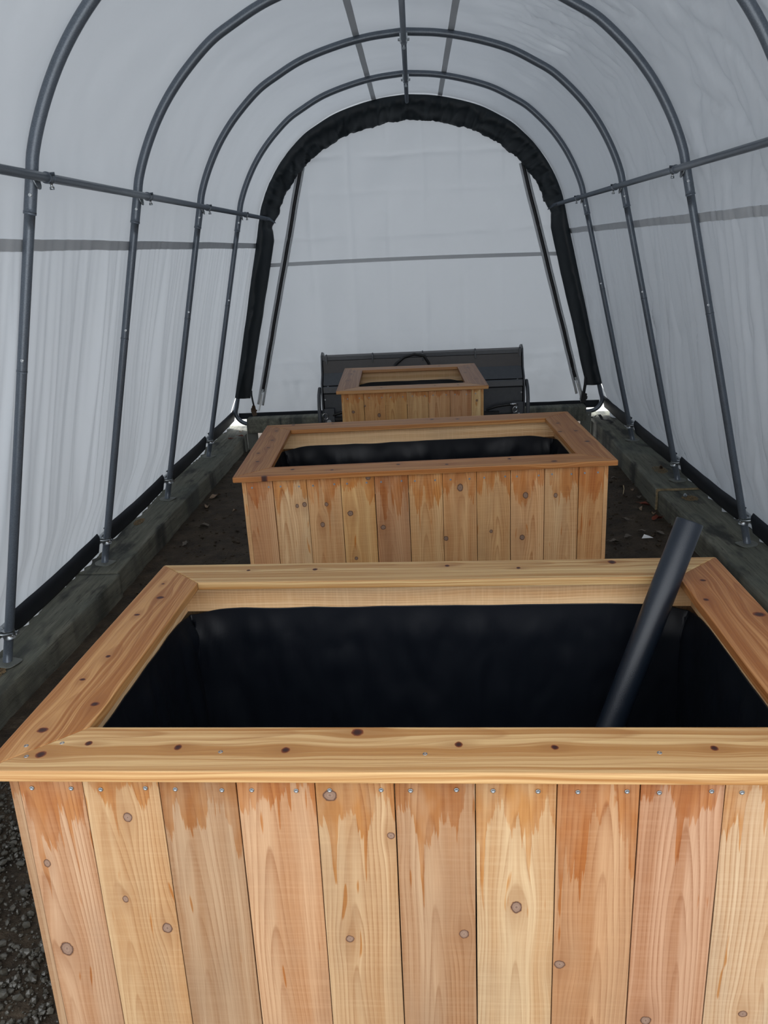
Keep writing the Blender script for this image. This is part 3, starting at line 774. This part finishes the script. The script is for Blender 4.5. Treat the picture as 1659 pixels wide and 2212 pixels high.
def liner_mesh(hx, hy, zt, zb, seed, amp):
    cor = 0.05; per = []
    # rounded-rectangle path, counter-clockwise seen from above
    n = 60
    def side(p, q, m):
        return [(p[0] + (q[0] - p[0]) * i / m, p[1] + (q[1] - p[1]) * i / m) for i in range(m)]
    C = [(-hx, -hy), (hx, -hy), (hx, hy), (-hx, hy)]
    nx = int(2 * hx / 0.012); ny = int(2 * hy / 0.012)
    path = side(C[0], C[1], nx) + side(C[1], C[2], ny) + side(C[2], C[3], nx) + side(C[3], C[0], ny)
    P = []; NZ = 46
    for k in range(NZ + 1):
        t = (k / NZ) ** 1.5; row = []
        for (x, y) in path + path[:1]:
            dx = hx - abs(x); dy = hy - abs(y); dc = math.hypot(dx, dy)
            corner = math.exp(-(dc / 0.07) ** 2)
            l = x * 1.0 + y * 1.3
            zz = zt + (zb - zt) * t - (1 - t) * (0.006 * abs(ns(l * 5, seed, 7)) + 0.020 * corner * (1 if y > 0 else .5))
            dep = sstep(0.0, 0.10, -(zz - zt))
            f = amp * (0.020 * max(0, ns(l * 4.5, zz * 1.2, seed)) + 0.012 * abs(ns(l * 11 + zz * 2, zz * 3.0, seed + 4)) + 0.006 * abs(ns(l * 22, zz * 9, seed + 8)))
            f = 0.002 + dep * (f + corner * (0.008 + 0.03 * abs(ns(l * 16, zz * 4, seed + 12))))
            nx_, ny_ = 0.0, 0.0
            if dx < 1e-6: nx_ = -math.copysign(1, x)
            if dy < 1e-6: ny_ = -math.copysign(1, y)
            row.append((x + nx_ * f, y + ny_ * f, zz))
        P.append(row)
    mb = MB(); mb.grid(P)
    # floor of the liner
    b = NZ * (len(path) + 1)
    mb.face([b + i for i in range(len(path))])
    return mb
def planter(label, k, loc, ang, w, d, zground, s0, ntones, stains, mats, cap_tones, seed, fr_edges_extra=0, liner_amp=1.0, cap_screws=()):
    t = thing('planter_box', label, 'planter', loc)
    t.matrix_world = T(loc) @ rot3(*ang).to_4x4()
    hw, hd = w / 2, d / 2; X = hw - OV; Yf = -hd + OV; Yb = hd - OV; zt = -TH; zb = zground - loc[2] + 0.002
    edges = [-X + PT]; e = s0
    while e < X - 0.03: edges.append(e); e += PW
    if X - PT - edges[-1] > 0.012: edges.append(X - PT)
    plank_panel('front_panel', mats['front'], t, edges, Yf, Yf + PT, zb, zt, ntones, stains, seed0=seed)
    plank_panel('back_panel', mats['plain'], t, edges, Yb - PT, Yb, zb, zt, ntones[::-1], [0.2], seed0=seed + 30)
    for sd in (-1, 1):
        n = int(round((Yb - Yf) / PW)); ed = [Yf + (Yb - Yf) * i / n for i in range(n + 1)]
        o = plank_panel('side_panel', mats['plain'], t, [q for q in ed], -sd * X - (PT if sd < 0 else 0), -sd * X + (PT if sd > 0 else 0), zb, zt, ntones[2:] + ntones[:2], [0.4], axis='y', seed0=seed + 50 + sd)
    o4 = [(-hw, -hd), (hw, -hd), (hw, hd), (-hw, hd)]; i4 = [(-hw + CW, -hd + CW), (hw - CW, -hd + CW), (hw - CW, hd - CW), (-hw + CW, hd - CW)]
    g = 0.0006
    cap_board('cap_board', mats['capx'], t, [(o4[0][0] + g, o4[0][1]), (o4[1][0] - g, o4[1][1]), (i4[1][0] - g, i4[1][1]), (i4[0][0] + g, i4[0][1])], 'x', cap_tones[0], seed + 3.3)
    cap_board('cap_board', mats['capx'], t, [(i4[3][0] + g, i4[3][1]), (i4[2][0] - g, i4[2][1]), (o4[2][0] - g, o4[2][1]), (o4[3][0] + g, o4[3][1])], 'x', cap_tones[1], seed + 8.7)
    cap_board('cap_board', mats['capy'], t, [(o4[0][0], o4[0][1] + g), (i4[0][0], i4[0][1] + g), (i4[3][0], i4[3][1] - g), (o4[3][0], o4[3][1] - g)], 'y', cap_tones[2], seed + 12.9)
    cap_board('cap_board', mats['capy'], t, [(i4[1][0], i4[1][1] + g), (o4[1][0], o4[1][1] + g), (o4[2][0], o4[2][1] - g), (i4[2][0], i4[2][1] - g)], 'y', cap_tones[3], seed + 17.1)
    # inner rails under the cap
    rz0 = -0.111
    def rail(x0, x1, y0, y1, along, sdd):
        mb = MB(); b = 0; q = [(x0, y0), (x1, y0), (x1, y1), (x0, y1)]
        for z in (rz0, -TH - 0.0005):
            for (x, y) in q: mb.v.append((x, y, z))
        def uvf(i):
            x, y, z = mb.v[i]; return (z + (y - y0 if along == 'x' else x - x0), x if along == 'x' else y)
        for f in ((3, 2, 1, 0), (4, 5, 6, 7), (0, 1, 5, 4), (1, 2, 6, 5), (2, 3, 7, 6), (3, 0, 4, 7)):
            mb.face(f, uv=[uvf(i) for i in f], ps=[(9, 9)] * 4, tone=srgb(238, 202, 156, 0.95), seed=sdd, stain=0)
        mb.build('inner_rail', mats['plain'], t, bevel=0.002, attrs=True)
    xi, yi = X - PT, Yb - PT; rt = 0.038
    rail(-xi, xi, yi - rt, yi, 'x', seed + 21); rail(-xi, xi, -yi, -yi + rt, 'x', seed + 23)
    rail(-xi, -xi + rt, -yi + rt, yi - rt, 'y', seed + 25); rail(xi - rt, xi, -yi + rt, yi - rt, 'y', seed + 27)
    liner_mesh(xi - rt - 0.001, yi - rt - 0.001, -0.098, zb + 0.02, seed, liner_amp * 1.4).build('liner', M['liner'], t, solid=0.0015)
    for a, b in zip(edges, edges[1:]):
        for f in ((0.22, 0.80) if b - a > 0.1 else (0.5,)):
            part('screw', screw_mb, M['screw'], t, T((a + (b - a) * f + R.uniform(-.006, .006), Yf - 0.0006, zt - 0.034 + R.uniform(-.002, .002))) @ Rm(math.pi / 2, 'X') @ Rm(R.random() * 3, 'Z'), 'screw')
    for (x, y) in cap_screws:
        part('screw', screw_mb, M['screw'], t, T((x, y, -0.0006)), 'screw')
    return t
def ks(pts, rad): return [(x, y, r) for (x, y), r in zip(pts, rad)]
A_front = ks([(-0.709, -0.42), (-0.715, -0.22), (-0.547, -0.117), (-0.576, -0.299), (-0.504, -0.365), (-0.176, -0.068), (-0.157, -0.382), (0.15, -0.304), (0.055, -0.367), (0.23, -0.432), (-0.072, -0.151), (0.393, -0.562), (0.569, -0.54)],
             [.015, .008, .010, .007, .012, .015, .010, .012, .011, .012, .008, .012, .010])
A_capx = ks([(-0.625, -0.415), (-0.454, -0.427), (-0.256, -0.435), (-0.133, -0.378), (0.051, -0.417), (0.218, -0.425), (0.489, -0.427), (-0.699, -0.45), (0.04, 0.462), (-0.333, 0.449), (0.236, 0.437), (0.497, 0.472), (-0.524, 0.449)],
            [.008, .008, .009, .013, .008, .008, .008, .011, .008, .009, .007, .013, .007])
A_capy = ks([(-0.718, 0.26), (-0.741, 0.152), (-0.726, -0.072), (-0.74, -0.177), (-0.671, -0.277), (-0.734, -0.371), (-0.742, 0.356), (0.67, 0.206), (0.764, 0.117), (0.70, 0.33)], [.011, .007, .008, .006, .010, .011, .005, .010, .016, .009])
B_front = ks([(-0.532, -0.142), (-0.501, -0.137), (-0.313, -0.185), (-0.41, -0.14), (-0.432, -0.229), (-0.179, -0.253), (0.146, -0.094), (0.415, -0.14), (0.402, -0.325), (0.082, -0.315), (-0.231, -0.034), (-0.3, -0.387), (0.272, -0.292), (0.539, -0.146)],
             [.008, .011, .014, .009, .011, .013, .015, .013, .013, .012, .012, .009, .008, .009])
B_capx = ks([(-0.546, -0.404), (-0.652, -0.498), (-0.379, -0.439), (-0.105, -0.4), (0.095, -0.434), (0.358, -0.392), (0.531, -0.46), (-0.642, 0.472), (-0.437, 0.46), (0.077, 0.449), (0.207, 0.432)], [.011, .016, .009, .011, .009, .010, .016, .012, .009, .012, .013])
B_capy = ks([(-0.737, -0.098), (-0.718, -0.247), (-0.705, -0.001), (-0.708, 0.147), (-0.715, 0.348), (0.657, 0.052), (0.68, 0.228), (0.735, -0.158), (0.73, 0.051)], [.011, .011, .010, .010, .010, .011, .011, .016, .013])
C_capx = ks([(-0.2, -0.42), (0.15, -0.41), (-0.1, 0.41), (0.22, 0.42), (0.3, -0.42)], [.010, .009, .011, .012, .009])
C_capy = ks([(-0.434, -0.082), (-0.43, 0.204), (-0.41, 0.299), (0.422, 0.283), (0.386, 0.057), (0.435, -0.212)], [.012, .010, .009, .012, .010, .010])
C_front = ks([(-0.388, -0.145), (-0.311, -0.108), (-0.22, -0.173), (0.417, -0.1)], [.012, .008, .012, .008])
mat_plain = wood('rough_cedar_plank')
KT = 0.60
toneA = [srgb(*c, KT) for c in ((212, 168, 130), (222, 184, 138), (194, 158, 122), (218, 172, 130), (216, 178, 134), (200, 160, 122), (228, 194, 150), (212, 164, 120), (210, 162, 126), (230, 198, 160), (210, 175, 130))]  # near planks darkened in colour to offset strong light from the open front
toneB = [srgb(*c, KT * 1.55) for c in ((196, 150, 108), (210, 172, 128), (208, 164, 116), (212, 168, 112), (190, 144, 104), (214, 172, 122), (210, 164, 114), (206, 162, 112), (212, 166, 118), (208, 168, 122), (196, 148, 98))]  # same cedar, colour lightened to make up for weaker light further in
toneC = [srgb(*c, KT * 1.55) for c in ((206, 160, 104), (206, 158, 104), (208, 164, 108), (208, 168, 118), (208, 164, 118), (194, 148, 108), (220, 186, 134))]  # far planks lightened in colour too, since little light reaches the back
planter('largest cedar planter box in the foreground, black tube leaning in it', 'A', (0.035, 1.6498, 0.7902), (-0.0276, -0.0175, 0.0039), 1.5733, 1.0006, -0.13, -0.6208, toneA,
        [1.0, .45, 1.1, .75, .8, .9, .9, 1.25, .6, .7, .9],
        dict(front=wood('cedar_front_planks_near', A_front), plain=mat_plain, capx=wood('oiled_cedar_near_ends', A_capx, axis=1, oiled=True), capy=wood('oiled_cedar_near_sides', A_capy, axis=0, oiled=True)),
        [srgb(216, 170, 112, .67), srgb(218, 176, 118, .67), srgb(200, 142, 84, .64), srgb(192, 130, 76, .64)], 1.0,  # near cap colours toned down to offset the open-front light
        cap_screws=[(-0.74, -0.423), (-0.723, -0.456), (-0.676, -0.414), (-0.372, -0.441), (-0.008, -0.446), (0.393, -0.441)])
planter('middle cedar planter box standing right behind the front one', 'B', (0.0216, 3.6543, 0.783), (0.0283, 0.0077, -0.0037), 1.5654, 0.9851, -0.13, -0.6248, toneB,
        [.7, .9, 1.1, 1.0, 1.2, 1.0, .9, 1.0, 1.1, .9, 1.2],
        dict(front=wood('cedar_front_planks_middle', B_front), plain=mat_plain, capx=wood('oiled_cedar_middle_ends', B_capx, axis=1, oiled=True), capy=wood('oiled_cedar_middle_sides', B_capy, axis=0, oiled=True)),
        [srgb(188, 130, 72, .86), srgb(182, 126, 70, .86), srgb(172, 116, 64, .84), srgb(180, 124, 70, .86)], 101.0, liner_amp=0.85)  # middle cap colours lightened to make up for the dimmer interior
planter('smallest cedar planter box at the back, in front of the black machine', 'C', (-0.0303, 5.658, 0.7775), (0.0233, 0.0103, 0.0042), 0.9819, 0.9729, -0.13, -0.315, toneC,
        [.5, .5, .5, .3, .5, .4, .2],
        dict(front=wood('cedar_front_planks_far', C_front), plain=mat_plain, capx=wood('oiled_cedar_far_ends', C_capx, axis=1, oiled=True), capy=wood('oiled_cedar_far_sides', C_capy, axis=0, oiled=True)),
        [srgb(188, 136, 82, .86), srgb(180, 128, 78, .86), srgb(160, 110, 66, .82), srgb(162, 110, 64, .82)], 201.0, liner_amp=0.85)  # far cap colours lightened against the weak light at the back

# ------------------------------------------------------------------ black tube leaning in the front planter
tb, tt = Vector((0.268, 1.68, -0.10)), Vector((0.708, 1.985, 0.936))
d = (tt - tb); L = d.length
mb = MB(); n = 48; rO, rI = 0.0345, 0.0315
rings = [(rO, 0), (rO, L * .3), (rO, L * .6), (rO, L - 0.002), (rO - 0.0012, L), (rI, L), (rI, L * .5), (rI, 0)]
for (r, z) in rings:
    for i in range(n): a = 2 * math.pi * i / n; mb.v.append((r * math.cos(a), r * math.sin(a), z))
for k in range(len(rings)):
    k2 = (k + 1) % len(rings)
    for i in range(n): mb.face((k * n + i, k * n + (i + 1) % n, k2 * n + (i + 1) % n, k2 * n + i), smooth=k not in (3, 4, 7))
o = mb.build('black_tube', M['tube']); o.matrix_world = T(tb) @ d.to_track_quat('Z', 'Y').to_matrix().to_4x4()
tag(o, 'smooth black plastic tube leaning in the right corner of the front planter', 'tube')

# ------------------------------------------------------------------ tractor implement behind the smallest planter
imp = thing('tractor_implement', 'black steel tractor implement with folded hood, standing behind the smallest planter', 'tractor attachment', (0.055, 6.9, -0.13))
IX = 0.865
def sweep(profile, x0, x1, name, mat, thick=0.006, bev=0.002):
    mb = MB(); mb.grid([[(x0, y, z) for y, z in profile], [(x1, y, z) for y, z in profile]], smooth=False)
    return mb.build(name, mat, imp, solid=thick, bevel=0)
# z measured from the ground at -0.13, y from the implement's origin
sweep([(0.13, 0.862), (0.13, 0.895)], -IX + 0.01, IX - 0.01, 'top_lip', M['paint'], 0.01)
sweep([(0.36, 0.80), (0.30, 0.885), (0.132, 0.865)], -IX + .012, IX - .012, 'top_plate', M['paintdark'])
sweep([(0.125, 0.858), (0.105, 0.755)], -IX + .012, IX - .012, 'hood_panel', M['paintdark'])
sweep([(0.105, 0.755), (0.03, 0.672), (0.02, 0.660)], -IX + .012, IX - .012, 'hood_panel', M['paint'])
sweep([(0.012, 0.652), (0.004, 0.645), (0.002, 0.602), (0.03, 0.585), (0.03, 0.30), (0.06, 0.10)], -IX + .012, IX - .012, 'front_plate', M['paint'])
sweep([(0.36, 0.80), (0.42, 0.55), (0.40, 0.12)], -IX + .012, IX - .012, 'rear_plate', M['paintdark'])
MB().box(-IX, IX, 0.03, 0.40, 0.0, 0.10).build('skid_base', M['paintdark'], imp, bevel=0.006)
for sx in (-1, 1):
    pr = [(-0.02, 0.0), (0.42, 0.0), (0.46, 0.30), (0.44, 0.62), (0.38, 0.83), (0.30, 0.905), (0.20, 0.925), (0.125, 0.90), (0.10, 0.82), (0.075, 0.745), (0.0, 0.68), (-0.02, 0.60)]
    mb = MB(); nn = len(pr)
    for x in (-0.006, 0.006):
        for (y, z) in pr: mb.v.append((x, y, z))
    mb.face(list(range(nn))); mb.face([nn + i for i in range(nn)][::-1])
    for i in range(nn): mb.face((i, (i + 1) % nn, nn + (i + 1) % nn, nn + i))
    o = mb.build('end_plate', M['paint'], imp, bevel=0.002); o.location = (sx * IX, 0, 0)
    # guard bar outside the end plate
    g = MB().tube([(0, -0.03, 0.02), (0, -0.05, 0.28), (0, -0.04, 0.50), (0, 0.0, 0.585), (0, 0.08, 0.63)], 0.016, 10).build('guard_bar', M['paint'], imp); g.location = (sx * (IX + 0.028), 0, 0)
    pl = MB(); pl.box(-0.045, 0.045, -0.004, 0.004, -0.07, 0.07); q = pl.build('mount_plate', M['paint'], imp, bevel=0.004); q.location = (sx * (IX - 0.055), -0.035, 0.40)
    pin = MB().tube([(0, 0, 0), (0, -0.05, 0)], 0.014, 12); pin.tube([(0, -0.05, 0), (0, -0.062, 0)], 0.02, 12)
    q = pin.build('hitch_pin', M['bright'], imp); q.location = (sx * (IX - 0.055), -0.03, 0.365)
    ring = MB().tube([(0.022 * math.cos(a), 0, 0.028 * math.sin(a)) for a in [2 * math.pi * i / 20 for i in range(20)]], 0.0035, 6, closed=True)
    q = ring.build('lynch_pin_ring', M['bright'], imp); q.location = (sx * (IX - 0.055) - sx * 0.03 * (1 if sx > 0 else -1), -0.085, 0.415); q.rotation_euler = (0.2, 0.5 * sx, 0.3)
    for j in range(3):
        b = MB().tube([(0, 0, 0), (0, -0.015, 0)], 0.007, 6).build('bolt', M['galv'], imp); b.location = (sx * (IX - 0.02), 0.028, 0.30 + 0.12 * j)
for x in (-0.82, -0.42, 0.01, 0.46, 0.84):
    mb = MB(); n = 10
    pr = [(0.0, 0.0), (0.05, 0.0), (0.05, 0.055)] + [(0.025 + 0.025 * math.cos(a), 0.055 + 0.025 * math.sin(a)) for a in [math.pi * i / n for i in range(n + 1)]] + [(0.0, 0.05)]
    nn = len(pr)
    for xx in (-0.006, 0.006):
        for (y, z) in pr: mb.v.append((xx, y, z))
    mb.face(list(range(nn))); mb.face([nn + i for i in range(nn)][::-1])
    for i in range(nn): mb.face((i, (i + 1) % nn, nn + (i + 1) % nn, nn + i))
    o = mb.build('lip_tab', M['paint'], imp); o.location = (x, 0.095, 0.835)
MB().tube([(-0.26, 0.02, 0.76), (-0.22, 0.05, 0.82), (-0.15, 0.08, 0.870), (-0.06, 0.09, 0.892), (0.02, 0.09, 0.875), (0.06, 0.10, 0.81), (0.07, 0.10, 0.74)], 0.012, 10).build('hose', M['rubber'], imp)
for sx in (-1, 1):
    mb = MB(); mb.tube([(0, 0, 0), (0.30, 0, 0)], 0.022, 14); mb.box(0.03, 0.16, -0.02, 0.02, 0.02, 0.045)
    o = mb.build('cylinder', M['rubber'], imp); o.location = (sx * 0.64 - 0.15, -0.02, 0.345)
    o = MB().tube([(-0.12, 0, -0.01), (-0.03, -0.02, 0.02), (0.05, -0.02, 0.03), (0.10, -0.01, 0.03)], 0.011, 8).build('hose', M['rubber'], imp); o.location = (sx * 0.66, -0.03, 0.42)
    mb = MB(); mb.tube([(0, 0, 0), (0.055, 0, 0.0)], 0.009, 8); mb.tube([(0.012, 0, 0), (0.028, 0, 0)], 0.013, 6); mb.tube([(0.055, 0, 0.006), (0.055, 0, -0.035)], 0.009, 8)
    o = mb.build('hose_fitting', M['bright'], imp); o.location = (sx * 0.72 + .02, -0.045, 0.452)
    o = MB().tube([(-0.07, 0, 0), (0.04, 0, 0)], 0.007, 8).build('piston_rod', M['bright'], imp); o.location = (sx * 0.78, -0.03, 0.347)
mb = MB(); mb.box(-0.03, 0.03, -0.002, 0.0, -0.012, 0.012); st = mb.build('warning_sticker', M['yellow'], imp); st.location = (0.66, -0.045, 0.322)
mb = MB()
for i in range(5): mb.box(-0.024 + i * 0.010, -0.018 + i * 0.010, -0.0026, -0.002, -0.006, 0.006)
ink = mb.build('sticker_marks', M['ink'], st)
tag(st, 'yellow sticker')

# ------------------------------------------------------------------ rear corner fittings: brackets, straps
for sx in (-1, 1):
    mb = MB()
    x0 = -1.575 if sx < 0 else 1.50
    br = thing('angle_bracket', 'grey steel angle bracket under the %s end of the back cross beam' % ('left' if sx < 0 else 'right'), 'bracket', (sx * 1.56, 7.44, 0.0))
    a = MB(); a.box(-0.05, 0.05, -0.006, 0.0, -0.13, 0.115); a.build('face_plate', M['plate'], br, bevel=0.002)
    a = MB(); a.box(-0.006, 0.0, -0.10, -0.006, -0.13, 0.03); q = a.build('side_plate', M['plate'], br, bevel=0.002); q.location = (sx * 0.056 + (0.0 if sx < 0 else 0.0), 0, 0)
    for (x, z) in ((-0.025, 0.075), (0.025, 0.085), (0.0, -0.05)):
        b = MB().tube([(0, 0, 0), (0, -0.006, 0)], 0.007, 8).build('bolt', M['bright'], br); b.location = (x, -0.006, z)
def ribbon(pts, w, wdir):
    mb = MB(); wd = Vector(wdir) * w / 2
    P = [[tuple(Vector(p) - wd), tuple(Vector(p)), tuple(Vector(p) + wd)] for p in pts]
    return mb.grid(P)
def cat3(P, n=8): return catmull([tuple(p) for p in P], n)
sr = thing('ratchet_strap', 'black webbing strap hanging down to the right end of the cross beam', 'strap', (1.57, 7.6, 0.2))
o = Vector((1.57, 7.6, 0.2)); W_ = lambda L_: [tuple(Vector(p) - o) for p in L_]
ribbon(W_(cat3([(1.585, 7.62, 0.40), (1.578, 7.60, 0.34), (1.568, 7.595, 0.27), (1.566, 7.595, 0.20), (1.575, 7.60, 0.10), (1.60, 7.58, 0.03)])), 0.028, (1, 0.1, 0)).build('webbing', M['strap'], sr, solid=0.003)
mb = MB(); mb.box(-0.022, 0.022, -0.02, 0.02, -0.05, 0.04); mb.tube([(-0.03, 0, 0.0), (0.03, 0, 0)], 0.014, 10); mb.box(-0.03, -0.022, -0.03, 0.03, -0.03, 0.06)
q = mb.build('ratchet', M['rubber'], sr, bevel=0.004); q.location = (-0.004, -0.015, 0.02); q.rotation_euler = (0, 0.15, 0)
ribbon(W_(cat3([(1.60, 7.58, 0.035), (1.66, 7.60, 0.022), (1.70, 7.66, 0.026), (1.72, 7.60, 0.045), (1.73, 7.52, 0.022), (1.755, 7.45, 0.03), (1.79, 7.36, 0.02)])), 0.028, (0.9, 0.4, 0.15)).build('loose_end', M['strap'], sr, solid=0.003)
sl = thing('ratchet_strap', 'thin dark strap with rusty buckle beside the left end of the cross beam', 'strap', (-1.56, 7.6, 0.2))
o = Vector((-1.56, 7.6, 0.2))
ribbon(W_(cat3([(-1.572, 7.62, 0.40), (-1.570, 7.60, 0.36), (-1.563, 7.595, 0.30), (-1.556, 7.595, 0.25)])), 0.016, (1, 0.1, 0)).build('webbing', M['strap'], sl, solid=0.003)
mb = MB(); mb.tube([(0, 0, 0.05), (-0.006, 0, 0.0), (0.004, 0, -0.045)], [0.014, 0.026, 0.022], 10); mb.tube([(-0.028, 0, 0.02), (0.028, 0, 0.0)], 0.008, 8)
q = mb.build('buckle', M['brown'], sl); q.location = (0.0, 0.0, 0.01)

# ------------------------------------------------------------------ litter on the floor
def leaf_mb(seed, size, curl):
    rr = random.Random(seed); mb = MB(); n = 26
    lob = rr.choice((3, 5)); P = []
    mb.v.append((0, 0, 0.0))
    for i in range(n):
        a = 2 * math.pi * i / n
        r = size * (0.55 + 0.30 * abs(math.cos(a * lob / 2)) ** 1.5 + rr.uniform(-.06, .06)) * (0.75 + 0.25 * abs(math.cos(a)))
        mb.v.append((r * math.cos(a), 0.65 * r * math.sin(a), curl * size * (0.9 * (math.sin(a) ** 2) + 0.4 * math.sin(2 * a + seed)) + rr.uniform(0, .06) * size))
    for i in range(n): mb.face((0, 1 + i, 1 + (i + 1) % n), smooth=True)
    mb.tube([(size * .5, 0, 0.002), (size * .9, 0.05 * size, 0.008), (size * 1.25, 0.12 * size, 0.004)], 0.0012, 5)
    return mb
leaves = [(-1.57, 5.90, 'leaf', .062, 'largest tan dry leaf on the soil against the left timber'), (-1.575, 5.66, 'leaf', .055, 'tan dry leaf just below the largest one by the left timber'),
          (-1.486, 5.20, 'leafgrey', .05, 'grey leaf on bare soil left of the middle planter'), (-1.343, 5.53, 'leaf', .03, 'small tan leaf close to the left side of the middle planter'),
          (-1.52, 4.85, 'leafgrey', .045, 'grey leaf by the left timber, nearest on that side'),
          (1.558, 5.53, 'leafgrey', .042, 'grey leaf against the far right timber'), (1.556, 5.36, 'leafred', .055, 'red brown leaf at the joint of the right timbers'), (1.50, 5.28, 'leaf', .040, 'tan leaf beside the red one at the timber joint'),
          (1.555, 5.06, 'leafred', .055, 'red leaf lying by the near right timber above the tube'), (1.56, 5.17, 'leaf', .030, 'small pale leaf above the red leaf on the right'),
          (1.39, 4.83, 'leafgrey', .036, 'grey leaf above the white scrap'), (1.282, 4.74, 'leafgrey', .046, 'broad grey leaf left of the white scrap'),
          (1.492, 4.78, 'leafgrey', .046, 'grey leaf right of the white scrap'), (1.187, 4.66, 'leafgrey', .042, 'dark leaf near the right front corner of the middle planter'),
          (1.56, 5.72, 'leaf', .03, 'small leaf by the straw at the right timber'), (1.50, 6.04, 'leafgrey', .03, 'farthest small leaf beside the middle planter right side'), (1.346, 5.07, 'leafgrey', .036, 'flat grey leaf in the middle of the right soil strip')]
for i, (x, y, mt, sz, lb) in enumerate(leaves):
    o = leaf_mb(i + 3, sz, 0.28).build('dry_leaf', M[mt]); o.location = (x, y, -0.126); o.rotation_euler = (R.uniform(-.1, .1), R.uniform(-.1, .1), R.uniform(0, 6))
    tag(o, lb, 'leaf', 'dead leaves on the soil')
for i in range(5):
    o = leaf_mb(i + 40, 0.04, 0.2).build('dry_leaf', M['leaf' if i % 2 else 'leafred']); o.location = (-1.74 + 0.035 * i, 7.30 + 0.10 * ((i * 3) % 5), 0.012); o.rotation_euler = (0, 0, i * 1.3)
    tag(o, 'brown leaf scrap on the far end of the left timber', 'leaf', 'leaf scraps in the left back corner')
mb = MB(); mb.v = [(-0.034, -0.008, 0), (0.034, -0.012, 0.003), (0.016, 0.008, 0.008), (-0.012, 0.026, 0.014), (-0.024, 0.010, 0.004)]; mb.face((0, 1, 2, 4)); mb.face((4, 2, 3))
o = mb.build('paper_scrap', M['paper'], solid=0.001); o.location = (1.391, 4.699, -0.122); tag(o, 'small white torn scrap lying on the soil right of the middle planter', 'paper scrap')
o = MB().tube([(-0.03, -0.10, 0), (0.0, 0, 0.006), (0.02, 0.10, 0.0)], 0.003, 6).build('straw_stalk', M['straw']); o.location = (1.50, 5.72, -0.122); tag(o, 'thin pale straw stalk on the soil beside the far right timber', 'straw')
def dust(name, label, x, y, z, rx, ry, n):
    mb = MB(); rr = random.Random(n)
    for _ in range(n):
        a = rr.uniform(0, 6.28); q = math.sqrt(rr.random()); px, py = rx * q * math.cos(a), ry * q * math.sin(a)
        l = rr.uniform(.002, .006); b = rr.uniform(0, 6.28); h = 0.006 * (1 - q) * rr.random()
        c, s_ = math.cos(b) * l, math.sin(b) * l
        base = len(mb.v); mb.v += [(px - c, py - s_, h), (px + s_ * .4, py - c * .4, h + .0015), (px + c, py + s_, h), (px - s_ * .4, py + c * .4, h + .002)]
        mb.face((base, base + 1, base + 2, base + 3))
    o = mb.build(name, M['dust']); o.location = (x, y, z); tag(o, label, 'sawdust', kind='stuff')
dust('sawdust', 'pale sawdust on the left timber at the nearest hoop foot', -1.81, 2.965, 0.003, 0.045, 0.06, 900)
dust('sawdust', 'pale sawdust round the shiny bolt on the near right timber', 1.76, 5.07, 0.004, 0.05, 0.06, 700)
dust('sawdust', 'pale sawdust round the rusty bolt on the far right timber', 1.75, 5.72, 0.018, 0.05, 0.10, 600)
dust('sawdust', 'pale sawdust patch on the left timber between second and third hoop', -1.835, 4.94, 0.006, 0.03, 0.07, 500)
def lag(label, x, y, z, mat):
    mb = MB(); mb.tube([(0, 0, -0.01), (0, 0, 0.035)], 0.007, 10); mb.tube([(0, 0, 0.012), (0, 0, 0.022)], 0.013, 6)
    o = mb.build('anchor_bolt', mat); o.location = (x, y, z); o.rotation_euler = (0.5, -0.3, 0); tag(o, label, 'bolt')
lag('shiny tipped bolt sticking up from the near right timber', 1.739, 5.10, 0.0, M['galv'])
lag('rusty bolt sticking up from the far right timber', 1.771, 5.755, 0.014, M['brown'])

# gravel at the lower left, beside the front planter
mb = MB(); rr = random.Random(5)
ico = bmesh.new(); bmesh.ops.create_icosphere(ico, subdivisions=1, radius=1.0)
iv = [v.co.copy() for v in ico.verts]; ifc = [[v.index for v in f.verts] for f in ico.faces]; ico.free()
for i in range(14000):
    x = rr.uniform(-1.64, -0.77); y = rr.uniform(0.75, 2.6)
    dens = 0.5 + 0.5 * ns(x * 3, y * 3, 99)
    if y > 1.62: dens *= 0.45
    if rr.random() > dens + 0.4: continue
    s = 0.0028 + 0.010 * rr.random() ** 3.5
    M3 = Matrix.Rotation(rr.uniform(0, 6.28), 3, Vector((rr.uniform(-1, 1), rr.uniform(-1, 1), rr.uniform(.2, 1))).normalized()) @ Matrix.Diagonal((s * rr.uniform(.8, 1.4), s * rr.uniform(.7, 1.1), s * rr.uniform(.5, .9)))
    b = len(mb.v)
    for v in iv: q = M3 @ (v * (1 + 0.35 * ns(v.x * 2 + i, v.y * 2, v.z * 2))); mb.v.append((x + q.x, y + q.y, -0.131 + q.z + s * .3))
    for f in ifc: mb.face([b + k for k in f])
tag(mb.build('gravel', M['stone']), 'dark wet gravel on the ground left of the front planter', 'gravel', kind='stuff')

# loose crumbs of soil on the floor strips beside the planters
mb = MB(); rr = random.Random(11)
for i in range(900):
    sd = rr.choice((-1, 1)); x = sd * rr.uniform(0.85, 1.62); y = rr.uniform(2.7, 6.6)
    s = 0.004 + 0.011 * rr.random() ** 3
    b = len(mb.v)
    for v in iv: mb.v.append((x + v.x * s * 1.2, y + v.y * s, -0.131 + v.z * s * .7 + 0.004 * ns(v.x * 3 + i, v.y * 3, v.z)))
    for f in ifc: mb.face([b + k for k in f])
tag(mb.build('soil_crumbs', M['soil']), 'crumbs of dark soil strewn on the floor strips beside the planters', 'soil', kind='stuff')
